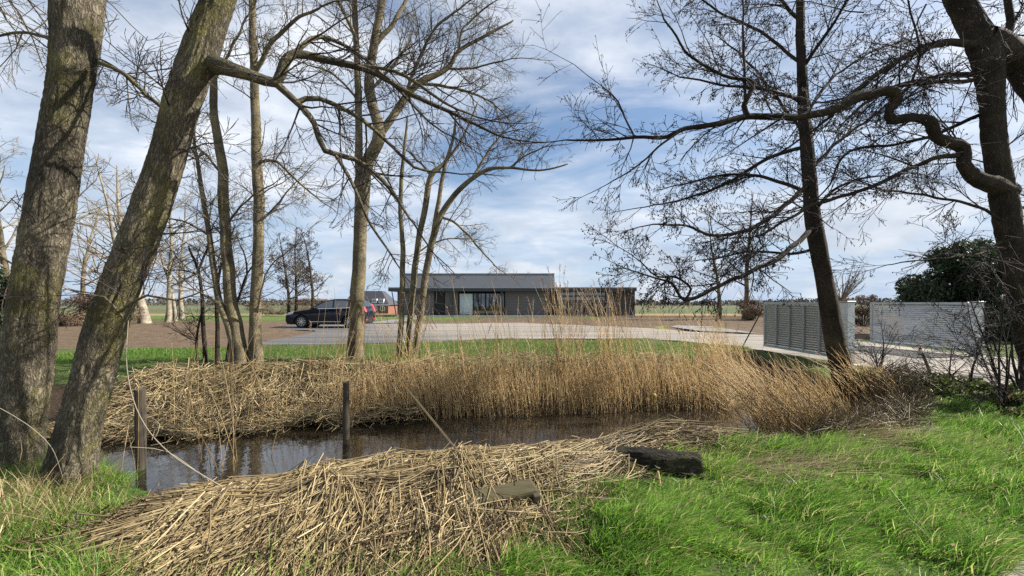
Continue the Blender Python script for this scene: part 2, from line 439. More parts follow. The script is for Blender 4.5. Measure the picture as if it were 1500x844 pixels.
m, nt, b = nodes('window_glass'); M['glass'] = m
b.inputs['Base Color'].default_value = (.012, .016, .02, 1); b.inputs['Roughness'].default_value = .03; b.inputs['Specular IOR Level'].default_value = .5; b.inputs['IOR'].default_value = 2.3
m, nt, b = nodes('clear_glass'); M['clear_glass'] = m
b.inputs['Base Color'].default_value = (.8, .9, .9, 1); b.inputs['Roughness'].default_value = .02; b.inputs['Alpha'].default_value = .35; b.inputs['Specular IOR Level'].default_value = .8
m, nt, b = nodes('car_paint'); M['car_paint'] = m
b.inputs['Base Color'].default_value = (.004, .006, .017, 1); b.inputs['Roughness'].default_value = .3; b.inputs['Specular IOR Level'].default_value = .25; b.inputs['Coat Weight'].default_value = .35; b.inputs['Coat Roughness'].default_value = .03
M['chrome'] = plain('chrome', (.7, .7, .72), .2, .9, .05)
M['rubber'] = plain('rubber', (.012, .012, .012), .85)
M['alloy'] = plain('alloy', (.5, .5, .52), .3, .8, .05)
m, nt, b = nodes('tail_lens'); M['tail'] = m
b.inputs['Base Color'].default_value = (.55, .012, .012, 1); b.inputs['Roughness'].default_value = .12; b.inputs['Coat Weight'].default_value = 1
m, nt, b = nodes('head_lens'); M['head'] = m
b.inputs['Base Color'].default_value = (.62, .66, .7, 1); b.inputs['Roughness'].default_value = .08; b.inputs['Metallic'].default_value = .3

# ------------------------------------------------------------------ ground sheet
def axis(segs):
    out = [segs[0][0]]
    for a, b_, st in segs: out.extend(np.linspace(a, b_, max(2, int(abs(b_ - a) / st)))[1:])
    return np.array(out)


gx = axis([(-1600, -300, 130), (-300, -60, 20), (-60, -18, .9), (-18, 18, .12), (18, 60, .9), (60, 300, 20), (300, 1600, 130)])
gy = axis([(-60, -8, 6), (-8, 1.5, .8), (1.5, 17, .1), (17, 50, .28), (50, 110, 2.5), (110, 500, 26), (500, 1900, 140)])
X, Y = np.meshgrid(gx, gy)
Z = H(X, Y)
nx_, ny_ = len(gx), len(gy)
Zc = np.zeros((ny_, nx_, 4)); Zc[..., 3] = 1


def paint(mask, col):
    mask = np.clip(mask, 0, 1)[..., None]
    Zc[..., :3] = Zc[..., :3] * (1 - mask) + np.array(col) * mask


wob = fbm(X * .5, Y * .5, 4) * 2.2
paint(np.ones_like(X), (.075, .1, .03))                                    # turf
paint(((Y > 1.2) & (Y < 6)) * 1.0, (.055, .095, .02))
paint((Z < -.12) * 1.0, (.045, .032, .02))                                  # wet bank
soilL = sstep((Y - 12.6 - wob * .3 - np.interp(X, [-20, -8, -7, 10], [0, 1.2, 2.5, 3.5])) / .3) * sstep((33 + wob * 2 - Y) / 2)
paint(soilL, (.118, .086, .058))
paint(sstep((Y - 24) / 2) * sstep((X + 4) / 2) * sstep((39 + wob - Y) / .6), (.108, .078, .052))
paint(sstep((Y - 33 - wob * 2) / 2) * sstep((X * -1 - 4) / 2), (.09, .13, .035))
paint(sstep((Y - 39) / .5) * sstep((46.5 - Y) / .5) * (X > 10), (.1, .07, .045))
paint(sstep((Y - 46) / 1) * sstep((60 - Y) / 4), (.24, .18, .095))           # dry reed margin behind canal
fieldn = fbm(X * .008, Y * .02, 3)
paint(sstep((Y - 60) / 5), (.075, .1, .045))
paint(sstep((Y - 130 - 300 * fieldn) / 30) * .8, (.12, .11, .065))
paint(sstep((Y - 300 - 300 * fieldn) / 60) * .8, (.075, .1, .05))
# pale green edge round the small side path on the right
paint(sstep((1.0 - np.abs(np.hypot((X - 10.2) / 1.6, (Y - 23.6) / 2.2) - 1) / .22)) * (Y > 20), (.17, .22, .05))
idx = np.arange(ny_ * nx_).reshape(ny_, nx_)
q = np.stack([idx[:-1, :-1], idx[:-1, 1:], idx[1:, 1:], idx[1:, :-1]], -1).reshape(-1, 4)
me = np_mesh('ground', np.stack([X, Y, Z], -1).reshape(-1, 3), q.ravel(), np.full(len(q), 4), True, {'zone': ('FLOAT_COLOR', Zc.reshape(-1, 4))}, [M['ground']])
tag(link('ground', me), kind='structure')


def sheet(name, poly, z, mat, kind='structure'):
    bm = bmesh.new(); f = bm.faces.new([bm.verts.new((x, y, z)) for x, y in poly])
    if f.normal.z < 0: f.normal_flip()
    bm.normal_update()
    if f.normal.z < 0: f.normal_flip()
    me = bpy.data.meshes.new(name); bm.to_mesh(me); bm.free(); me.materials.append(mat)
    return tag(link(name, me), kind=kind)


def smooth_poly(poly, n=6):
    out = []; P = [np.array(p, float) for p in poly]; k = len(P)
    for i in range(k):
        p0, p1, p2, p3 = P[i - 1], P[i], P[(i + 1) % k], P[(i + 2) % k]
        for t in np.arange(n) / n:
            out.append(tuple(.5 * (2 * p1 + (p2 - p0) * t + (2 * p0 - 5 * p1 + 4 * p2 - p3) * t * t + (3 * p1 - p0 - 3 * p2 + p3) * t ** 3)))
    return out


DR2 = [(x + .12 * math.sin(3.1 * x + y), y + .1 * math.sin(2.3 * x - 1.7 * y)) for x, y in smooth_poly(DRIVE)]
sheet('driveway', DR2, .012, M['drive'])
sheet('pond_water', [(-40, 3.9), (-8, 3.9), (6.6, 4.6), (8, 9), (8, 12), (-8, 9.5), (-40, 9)], -.6, M['water'])
sheet('canal_water', [(11, 39.8), (70, 39.8), (70, 45.5), (11, 45.5)], -.14, M['water'])
sheet('path', [(-30, -6), (-30, path_edge(-30)), (-2, path_edge(-2) - .05), (1, path_edge(1) - .05), (2.2, path_edge(2.2) - .02), (2.75, path_edge(2.75) + .03), (2.94, path_edge(2.94) + .02), (9, path_edge(9)), (9, -6)], .004, M['sand_path'])
sheet('garden_path', [(-10.4, 29.2), (-8.6, 29.2), (-8.2, 42), (-10.2, 42)], .03, M['slab_path'])
sheet('side_path', [(9.6, 20.9), (11.6, 19.4), (12.0, 24.5), (10.5, 26), (9.4, 24.3)], .05, M['slab_path'])

# ------------------------------------------------------------------ trees
def catmull(P, seg):
    """P list of (Vector, radius) -> resampled"""
    pts, rad = [], []
    k = len(P)
    for i in range(k - 1):
        p0 = P[max(i - 1, 0)][0]; p1, r1 = P[i]; p2, r2 = P[i + 1]; p3 = P[min(i + 2, k - 1)][0]
        n = max(2, int((p2 - p1).length / seg))
        for j in range(n):
            t = j / n
            pts.append(.5 * (2 * p1 + (p2 - p0) * t + (2 * p0 - 5 * p1 + 4 * p2 - p3) * t * t + (3 * p1 - p0 - 3 * p2 + p3) * t ** 3)); rad.append(r1 + (r2 - r1) * t)
    pts.append(P[-1][0]); rad.append(P[-1][1])
    return pts, rad


def perp(d, rn):
    a = V((rn.gauss(0, 1), rn.gauss(0, 1), rn.gauss(0, 1)))
    a -= d * a.dot(d)
    return a.normalized()


TIPS = []


def grow(tb, p, d, Ln, r, lv, rn, P):
    """a twig and its side twigs, tapering and wandering"""
    seg = P['seg'] * (1.6 if lv > 1 else 1) * (.5 + .5 * min(1, Ln))
    n = max(3, min(9, int(Ln / seg) + 1))
    pts = [p.copy()]; d = d.normalized(); st = Ln / (n - 1)
    for i in range(n - 1):
        d = (d + perp(d, rn) * (P['wig'] * rn.uniform(.3, 1)) + V((0, 0, P['up'] * rn.uniform(0, 1)))).normalized()
        pts.append(pts[-1] + d * st)
    tipr = max(P['rmin'], r * .35)
    rad = [r + (tipr - r) * (i / (n - 1)) for i in range(n)]
    tb.add(pts, rad, 5 if r > .02 else (4 if r > .008 else 3), rn.random())
    if P.get('cones') and lv <= 1:
        for _ in range(P['cones'] if rn.random() < .8 else 0):
            TIPS.append((pts[rn.randrange(max(1, n // 2), n)], rn.random()))
    if lv > 0 and Ln > P['minL']:
        k = max(1, int(P['n'] * rn.uniform(.7, 1.3) * (1 if lv > 1 else Ln / P['L1'] + .4)))
        for j in range(k):
            t = rn.uniform(.15, .98); f = t * (n - 1); i = min(int(f), n - 2)
            q = pts[i].lerp(pts[i + 1], f - i); dd = (pts[i + 1] - pts[i]).normalized()
            a = R(rn.uniform(*P['ang']))
            nd = dd * math.cos(a) + perp(dd, rn) * math.sin(a)
            rr = rad[i] + (rad[i + 1] - rad[i]) * (f - i)
            grow(tb, q, nd, Ln * rn.uniform(*P['ratio']) * (1 - .4 * t), max(P['rmin'], rr * rn.uniform(.45, .7)), lv - 1, rn, P)


PG = dict(seg=.12, wig=.28, up=.06, rmin=.0022, n=6, L1=.5, ang=(25, 65), ratio=(.35, .7), minL=.12)


def gp(**k):
    d = dict(PG); d.update(k); return d


def along(tb, pts, rad, n, Lr, rn, P, t0=0., t1=1., lv=2, bias=V((0, 0, 0)), rk=.5, rmax=.05):
    m = len(pts)
    for _ in range(n):
        t = rn.uniform(t0, t1); f = t * (m - 1); i = min(int(f), m - 2)
        q = pts[i].lerp(pts[i + 1], f - i); dd = (pts[i + 1] - pts[i]).normalized()
        a = R(rn.uniform(*P['ang']) + 8)
        nd = (dd * math.cos(a) + perp(dd, rn) * math.sin(a) + bias * rn.random()).normalized()
        rr = rad[i] + (rad[i + 1] - rad[i]) * (f - i)
        ln = rn.uniform(*Lr) * (1 - .35 * t)
        grow(tb, q, nd, ln, max(P['rmin'], min(rr * rk, ln * .014 + .002, rmax)), lv, rn, P)


def cone_mesh(tips, rn_, s=1.0, hang=True):
    """little hanging cones and catkins as spindle quads"""
    if not tips: return None
    n = len(tips); P = np.array([tuple(t[0]) for t in tips]); val = np.array([t[1] for t in tips])
    L_ = np.where(val > .7, .065, .024) * s * rn_.uniform(.7, 1.2, n); w = np.where(val > .7, .0055, .0105) * s * rn_.uniform(.8, 1.2, n)
    d = np.stack([rn_.normal(0, .35, n), rn_.normal(0, .35, n), -np.ones(n)], 1); d /= np.linalg.norm(d, axis=1, keepdims=True)
    a = np.cross(d, np.array([[1., .2, 0]])); a /= np.linalg.norm(a, axis=1, keepdims=True); b2 = np.cross(d, a)
    rows = []
    for t, k in ((.0, .25), (.35, 1.0), (.8, .8), (1.0, .1)):
        for c, s_ in ((1, 0), (-.5, .87), (-.5, -.87)):
            rows.append(P + d * (L_ * t)[:, None] + (a * c + b2 * s_) * (w * k)[:, None])
    v = np.stack(rows, 1).reshape(-1, 3)
    f = []
    for r_ in range(3):
        for c in range(3): f.append([r_ * 3 + c, r_ * 3 + (c + 1) % 3, r_ * 3 + 3 + (c + 1) % 3, r_ * 3 + 3 + c])
    f = (np.arange(n)[:, None, None] * 12 + np.array(f)[None]).reshape(-1, 4)
    return v, f, np.repeat(rn_.random(n), 12), M['catkin']


def ctrl(path):
    return [(W(px, py, d), w * .5 * d / F * F / math.hypot(F, px - HX)) for px, py, d, w in path]


def trunk_mesh(name, pts, rad, mat, parent, origin, sides, amp=0., freq=9., knots=(), flare=.35):
    """round trunk with furrowed relief, swellings (point, radius, height) and a root flare"""
    z0 = pts[0].z
    n = len(pts); vs = []; bk = []; Ln = 0
    ref = V((0, 1, 0))
    for i in range(n):
        t = (pts[min(i + 1, n - 1)] - pts[max(i - 1, 0)]).normalized()
        u = (ref - t * ref.dot(t)).normalized(); w = t.cross(u)
        if i: Ln += (pts[i] - pts[i - 1]).length
        for k in range(sides):
            th = 2 * math.pi * k / sides
            o = u * math.cos(th) + w * math.sin(th)
            hgt = Ln
            fl = 1 + flare * math.exp(-hgt / .28) * (.65 + .5 * math.sin(th * 5 + 1.3) * .8)
            r = rad[i] * fl
            big = mnoise.noise(V((math.cos(th) * 1.1, math.sin(th) * 1.1, Ln * 1.1))) * .07 * rad[i] * 2
            if amp:
                amp_ = amp * min(1, rad[i] / .11)
                q = V((math.cos(th) * rad[0] * freq * 2.2, math.sin(th) * rad[0] * freq * 2.2, Ln * freq * .55))
                q += V((mnoise.noise(q * .6), mnoise.noise(q * .6 + V((5, 5, 5))), 0)) * .8
                big += amp_ * (1 - 2 * abs(mnoise.noise(q))) + amp_ * .5 * (1 - 2 * abs(mnoise.noise(q * 2.3)))
            p = pts[i] + o * (r + big)
            for kp, kr, kh in knots:
                dd = (p - kp).length
                if dd < kr * 2.2: p = p + o * kh * math.exp(-(dd / kr) ** 2 * 1.6)
            vs.append(p - V(origin)); bk.append((math.cos(th) * rad[0], math.sin(th) * rad[0], Ln))
    f = []
    for i in range(n - 1):
        for k in range(sides):
            k2 = (k + 1) % sides
            f.append((i * sides + k, i * sides + k2, (i + 1) * sides + k2, (i + 1) * sides + k))
    flat = np.array(f).ravel(); sizes = [4] * len(f)
    flat = np.concatenate([flat, np.arange(sides) + (n - 1) * sides]); sizes.append(sides)
    me = np_mesh(name, np.array([tuple(v) for v in vs]), flat, sizes, True, {'bark': ('FLOAT_VECTOR', np.array(bk)), 'rnd': ('FLOAT', np.full(len(vs), .5))}, [mat])
    return link(name, me, parent)


def make_tree(name, label, cat, trunks, limbs, seed, barkm, twigm, group=None, P=PG, limb_tw=(14, (.4, 1.0)), trunk_tw=(10, (.4, 1.), .35, 1.), lv=2,
              sides=16, amp=0., seg=.15, knots=(), flare=.35, limb_bias=V((0, 0, 0)), extra=None, sink=.15, crook=.0, cone_s=1.0, wigmul=1.0):
    rn = random.Random(seed); g = np.random.default_rng(seed)
    TIPS.clear()
    base = ctrl(trunks[0])[0][0]
    root = thing(name, label, cat, base, 0, group)
    tb = Tubes()
    for j, tr in enumerate(trunks):
        C_ = ctrl(tr)
        if j == 0 or sink and abs(C_[0][0].z - base.z) < .25:
            C_.insert(0, (C_[0][0] + (C_[0][0] - C_[1][0]).normalized() * sink, C_[0][1] * 1.05))
        pts, rad = catmull(C_, seg)
        if crook:
            for i in range(1, len(pts) - 1): pts[i] = pts[i] + mnoise.noise_vector(pts[i] * 1.7) * crook
        trunk_mesh('trunk' if (j == 0 or C_[0][0].z - base.z < .6) else 'limb', pts, rad, barkm, root, base, sides if j == 0 else max(10, sides // 2), amp if j == 0 else amp * .5, 9., knots if j == 0 else (), flare if (j == 0 or C_[0][0].z - base.z < .3) else 0)
        n_, Lr, t0, t1 = trunk_tw
        along(tb, pts, rad, n_, Lr, rn, P, t0, t1, lv)
    for lb in limbs:
        C_ = ctrl(lb); pts, rad = catmull(C_, .09)
        for i in range(1, len(pts) - 1): pts[i] = pts[i] + mnoise.noise_vector(pts[i] * 3.1) * (.018 + crook * .5) * wigmul
        if rad[0] > .075:
            trunk_mesh('limb', pts, rad, barkm, root, base, 22, amp * .8, 9., [(pts[i_], rad[i_] * 1.3, rad[i_] * rn.uniform(.1, .3)) for i_ in range(4, len(pts) * 2 // 3, 9)], 0)
        else:
            t = Tubes(); t.add(pts, rad, 10, .5); t.build('limb', barkm, root, base)
        ln = sum((pts[i + 1] - pts[i]).length for i in range(len(pts) - 1))
        along(tb, pts, rad, int(limb_tw[0] * ln), limb_tw[1], rn, P, .12, 1., lv, limb_bias)
        grow(tb, pts[-1], (pts[-1] - pts[-3]), rn.uniform(*limb_tw[1]), rad[-1], lv, rn, P)
    if extra: extra(tb, rn, root, base)
    tb.build('crown', twigm, root, base, cone_mesh(list(TIPS), g, cone_s))
    return root


D1, D2 = 3.6, 3.4
PB = gp(n=5, wig=.24, up=.03, ang=(25, 60), seg=.11, ratio=(.4, .75))


def extra1(tb, rn, root, base):
    # twigs of the left crown: hang into the upper left of the view from boughs above the frame
    for k in range(9):
        p = W(rn.uniform(-120, 80), rn.uniform(-160, -20), rn.uniform(3.2, 5.5)); d = V((rn.uniform(-1, .5), rn.uniform(-.3, 1), rn.uniform(-.5, .2)))
        grow(tb, p, d, rn.uniform(.9, 1.6), .016, 3, rn, gp(n=4, wig=.3, up=-.03, ratio=(.4, .7)))


make_tree('bare_tree', 'thick mossy trunk at the left edge with a sawn knot high up', 'tree',
          [[(18, 705, D1, 96), (28, 620, D1, 84), (36, 560, D1, 80), (43, 490, D1, 79), (57, 400, D1, 76), (84, 240, D1, 71), (106, 100, D1, 66), (113, 0, D1, 76), (118, -70, D1, 72), (128, -200, 3.7, 52), (120, -420, 3.8, 34), (105, -700, 3.8, 10)]],
          [[(112, -60, D1, 46), (160, -130, 3.9, 36), (240, -210, 4.4, 24), (360, -260, 5.0, 9)],
           [(104, -40, D1, 36), (40, -110, 3.4, 30), (-60, -150, 3.8, 20), (-190, -160, 4.2, 8)],
           [(146, 92, D1, 9), (185, 110, 3.5, 7), (215, 140, 3.55, 6), (250, 165, 3.7, 4)],
           [(80, 60, 3.7, 8), (30, 48, 4.0, 6), (-40, 62, 4.3, 4)],
           [(42, 410, 3.75, 6), (10, 380, 3.9, 4), (-30, 352, 4.0, 3)],
           ], 5, M['bark_big'], M['twig'], 'big trees on the near bank', PB, (9, (.35, .9)), (16, (.25, .8), .25, .62), 2, 96, .012, .025,
          [(W(88, 97, D1 - .2), .075, .075), (W(98, 125, D1 - .2), .07, -.03), (W(98, 60, D1 - .2), .1, .03), (W(30, 470, D1 - .27), .1, .03)], .3, extra=extra1)

make_tree('bare_tree', 'thick trunk leaning strongly to the right at the left edge', 'tree',
          [[(99, 725, D2, 83), (107, 680, D2, 74), (119, 620, D2, 68), (134, 556, D2, 64), (152, 490, D2, 63), (176, 422, D2, 61), (192, 380, D2, 59), (219, 305, D2, 55), (245, 230, D2, 52), (270, 142, D2, 54), (302, 50, D2, 47), (319, 0, D2, 43), (338, -70, D2, 44), (370, -220, D2, 36), (390, -420, 3.5, 20), (400, -640, 3.5, 8)]],
          [[(301, 92, D2 + .07, 40), (324, 98, 3.38, 27), (365, 110, 3.35, 17), (403, 121, 3.4, 16), (416, 96, 3.45, 15), (432, 80, 3.5, 13), (472, 85, 3.6, 11), (520, 97, 3.7, 9.5), (560, 112, 3.8, 8), (605, 140, 3.9, 6.5), (660, 165, 4.0, 5), (735, 200, 4.1, 3)],
           [(403, 121, 3.4, 13), (440, 155, 3.5, 10), (462, 182, 3.55, 9), (476, 222, 3.6, 9), (520, 233, 3.75, 7.5), (562, 268, 3.85, 6), (606, 327, 3.95, 3)],
           [(436, 150, 3.5, 9), (470, 146, 3.6, 7.5), (530, 176, 3.75, 6.5), (575, 215, 3.9, 5), (607, 246, 4.0, 4), (650, 252, 4.1, 2.5)],
           [(492, 228, 3.65, 6), (520, 275, 3.6, 5), (545, 330, 3.6, 4), (580, 385, 3.7, 2.5)],
           [(430, 80, 3.5, 9), (470, 55, 3.7, 7), (540, 90, 3.9, 5), (630, 180, 4.1, 3)],
           [(520, 97, 3.7, 6), (580, 105, 3.8, 5), (650, 150, 3.8, 4), (700, 172, 3.9, 2.5)],
           [(240, 160, 3.5, 8), (205, 130, 3.6, 6), (170, 100, 3.7, 5), (140, 85, 3.9, 3)],
           [(330, -60, D2, 34), (270, -140, 3.1, 26), (190, -200, 3.2, 18), (60, -230, 3.4, 7)],
           [(345, -90, D2, 34), (420, -150, 3.6, 26), (520, -160, 3.9, 18), (680, -120, 4.3, 7)],
           [(170, 460, 3.16, 6), (215, 432, 3.1, 4.5), (260, 440, 3.1, 3.5), (300, 425, 3.2, 2.2)],
           [(178, 463, 3.16, 5), (150, 436, 3.0, 3.5), (110, 432, 2.95, 2)],
           ], 8, M['bark_big'], M['twig_dark'], 'big trees on the near bank', PB, (10, (.3, .75)), (22, (.2, .7), .2, .62), 2, 96, .012, .025,
          [(W(302, 170, D2 + .03), .06, .10), (W(316, 95, D2), .12, .06), (W(172, 470, D2 - .2), .09, .05), (W(178, 500, D2 - .2), .07, .03)], .3, wigmul=.7)

# mid trees on the far bank
PM = gp(n=5, wig=.3, up=.05, seg=.16, rmin=.003, ratio=(.4, .72))
make_tree('bare_tree', 'twin stemmed grey tree leaning left from the far bank', 'tree',
          [[(354, 545, 9.3, 30), (346, 490, 9.3, 22), (336, 420, 9.3, 19), (329, 320, 9.3, 17), (325, 250, 9.3, 15), (316, 180, 9.3, 13), (312, 110, 9.3, 11), (306, 20, 9.4, 9), (300, -90, 9.4, 4)],
           [(350, 535, 9.3, 15), (334, 480, 9.2, 12), (318, 430, 9.2, 11), (306, 345, 9.2, 9), (296, 280, 9.3, 8), (286, 218, 9.3, 5), (280, 150, 9.3, 2)]],
          [[(322, 250, 9.3, 5), (290, 215, 9.6, 4), (250, 190, 10, 2.5)], [(330, 330, 9.3, 4), (365, 290, 9, 3), (400, 270, 8.8, 2)], [(312, 120, 9.3, 6), (345, 60, 9.1, 4), (380, -10, 9, 2)],
           [(305, 345, 9.2, 4), (270, 325, 9, 3), (225, 320, 8.8, 2)]], 21, M['bark_mid'], M['twig'], 'trees along the far bank', PM, (7, (.5, 1.3)), (26, (.5, 1.4), .25, 1.), 2, 18, .004, .12, crook=.03)
make_tree('bare_tree', 'straight slender grey tree right of the twin stemmed tree', 'tree',
          [[(375, 540, 9.4, 24), (374, 480, 9.4, 18), (376, 400, 9.4, 17), (379, 310, 9.4, 17), (376, 215, 9.4, 15), (373, 120, 9.4, 13), (369, 20, 9.4, 11), (366, -120, 9.4, 6), (362, -200, 9.4, 2)]],
          [[(378, 240, 9.4, 6), (400, 235, 9.2, 5), (425, 255, 9.0, 4), (470, 295, 8.8, 2)], [(372, 110, 9.4, 8), (400, 60, 9.2, 7), (440, 25, 9.1, 5), (470, 10, 9, 3)], [(377, 330, 9.4, 3.5), (405, 300, 9.2, 3), (430, 270, 9.2, 1.8)],
           [(375, 470, 9.4, 3), (390, 400, 9.1, 2.4), (420, 370, 9, 1.6)]], 22, M['bark_mid'], M['twig'], 'trees along the far bank', gp(n=5, wig=.3, up=-.05, seg=.16, rmin=.003, ratio=(.4, .72)), (8, (.5, 1.3)), (30, (.5, 1.5), .3, 1.), 2, 18, .004, .12, crook=.02)
make_tree('young_tree', 'small dark forked tree at the foot of the twin stemmed tree', 'tree',
          [[(302, 535, 9.5, 8), (299, 480, 9.5, 7), (295, 430, 9.5, 6), (290, 395, 9.5, 5), (276, 360, 9.5, 3)], [(290, 540, 9.4, 5), (288, 500, 9.4, 4), (298, 450, 9.4, 3)]],
          [[(291, 396, 9.5, 4.5), (300, 375, 9.5, 4), (312, 330, 9.6, 2)], [(293, 405, 9.5, 3), (265, 395, 9.3, 2.5), (230, 400, 9.1, 1.5)]], 23, M['bark_dark'], M['twig_dark'], 'saplings on the far bank', PM, (9, (.4, .9)), (10, (.4, .9), .4, 1.), 2, 10, 0, .12, crook=.03)
make_tree('young_tree', 'thin dark sapling hugging the leaning twin stemmed tree', 'tree',
          [[(318, 540, 9.6, 9), (319, 480, 9.6, 7), (318, 430, 9.6, 5.5), (326, 380, 9.6, 4), (345, 330, 9.6, 2)], [(330, 545, 9.5, 7), (336, 500, 9.5, 6), (345, 450, 9.5, 4), (362, 400, 9.5, 3), (378, 380, 9.5, 2)]],
          [[(345, 450, 9.5, 3.5), (363, 395, 9.5, 3), (352, 360, 9.5, 2)]], 24, M['bark_dark'], M['twig_dark'], 'saplings on the far bank', PM, (9, (.3, .8)), (8, (.4, .9), .5, 1.), 2, 10, 0, .12, crook=.03)
make_tree('bare_tree', 'tall forked tree rising in front of the parked car', 'tree',
          [[(521, 530, 11, 25), (522, 480, 11, 22), (525, 400, 11, 20), (529, 320, 11, 20), (532, 262, 11, 22), (540, 235, 11, 18), (556, 198, 11, 18), (545, 150, 11, 15), (541, 120, 11, 14), (549, 60, 11, 12), (560, 0, 11, 10), (566, -90, 11, 7), (570, -180, 11, 3)],
           [(527, 268, 10.95, 13), (526, 200, 10.9, 11), (524, 120, 10.9, 10), (521, 40, 10.9, 9), (516, -60, 10.9, 6), (512, -150, 10.9, 3)],
           [(554, 200, 11, 12), (575, 172, 11.1, 11), (592, 145, 11.2, 11), (615, 122, 11.3, 9), (655, 100, 11.5, 7), (672, 75, 11.6, 6), (715, 50, 11.8, 4), (752, 30, 12, 2)]],
          [[(550, 65, 11, 8), (585, 20, 11.2, 6), (610, -40, 11.4, 4)], [(524, 60, 10.9, 6), (500, 10, 10.6, 5), (470, -40, 10.4, 3)], [(592, 145, 11.2, 6), (612, 90, 11, 5), (640, 40, 10.9, 4), (690, 0, 10.8, 2)],
           [(615, 122, 11.3, 5), (670, 130, 11.6, 4), (720, 150, 11.8, 2.5), (745, 175, 12, 1.5)], [(545, 130, 11, 5), (580, 90, 11.4, 4), (600, 60, 11.6, 2.5)], [(655, 100, 11.5, 4), (690, 100, 11.5, 3), (735, 90, 11.5, 2)],
           [(528, 150, 10.9, 4), (490, 110, 10.6, 3), (450, 95, 10.4, 2)], [(672, 75, 11.6, 3.5), (680, 40, 11.6, 3), (720, 5, 11.6, 2)]],
          25, M['bark_mid'], M['twig'], 'trees along the far bank', gp(n=5, wig=.28, up=.09, seg=.18, rmin=.0032, ratio=(.4, .72)), (9, (.6, 1.5)), (22, (.6, 1.5), .45, 1.), 2, 24, .006, .12, knots=[(W(519, 268, 10.8), .2, .07)], crook=.02)
make_tree('coppiced_tree', 'multi stemmed coppice tree in front of the low grey house', 'tree',
          [[(607, 532, 10.8, 9), (614, 470, 10.8, 10), (624, 400, 10.8, 10), (637, 340, 10.8, 10), (655, 300, 10.8, 8.5), (684, 268, 10.7, 7), (715, 248, 10.6, 5.5), (745, 246, 10.5, 4), (790, 250, 10.3, 3), (832, 240, 10.2, 1.6)],
           [(584, 530, 10.7, 8), (588, 460, 10.7, 8), (590, 380, 10.7, 8), (587, 300, 10.7, 6.5), (591, 230, 10.7, 5), (597, 170, 10.7, 2.5)],
           [(596, 531, 10.9, 8), (602, 450, 10.9, 9), (611, 370, 10.9, 9.5), (621, 310, 10.9, 9), (632, 258, 10.9, 8), (650, 240, 11, 5), (676, 205, 11.1, 4), (700, 150, 11.2, 2)],
           [(634, 350, 10.8, 8), (640, 310, 10.9, 7), (650, 250, 11, 5.5), (664, 200, 11.1, 4), (668, 165, 11.1, 2)]],
          [[(648, 318, 10.8, 4), (672, 330, 10.6, 3.5), (700, 362, 10.5, 3), (728, 392, 10.4, 1.6)], [(690, 264, 10.7, 4), (720, 215, 10.8, 3.2), (742, 190, 10.9, 1.8)], [(632, 258, 10.9, 4), (612, 235, 11.1, 3), (590, 215, 11.3, 1.8)],
           [(588, 300, 10.7, 3), (565, 260, 10.9, 2.4), (550, 235, 11, 1.5)], [(745, 246, 10.5, 3), (775, 225, 10.5, 2.3), (800, 215, 10.5, 1.5)], [(611, 370, 10.9, 3), (645, 352, 11.1, 2.4), (685, 350, 11.3, 1.4)]],
          26, M['bark_mid'], M['twig'], 'trees along the far bank', gp(n=5, wig=.3, up=.1, seg=.16, rmin=.003, ratio=(.4, .7)), (8, (.4, 1.1)), (10, (.35, .9), .4, 1.), 2, 12, .002, .12, flare=.08, crook=.02)

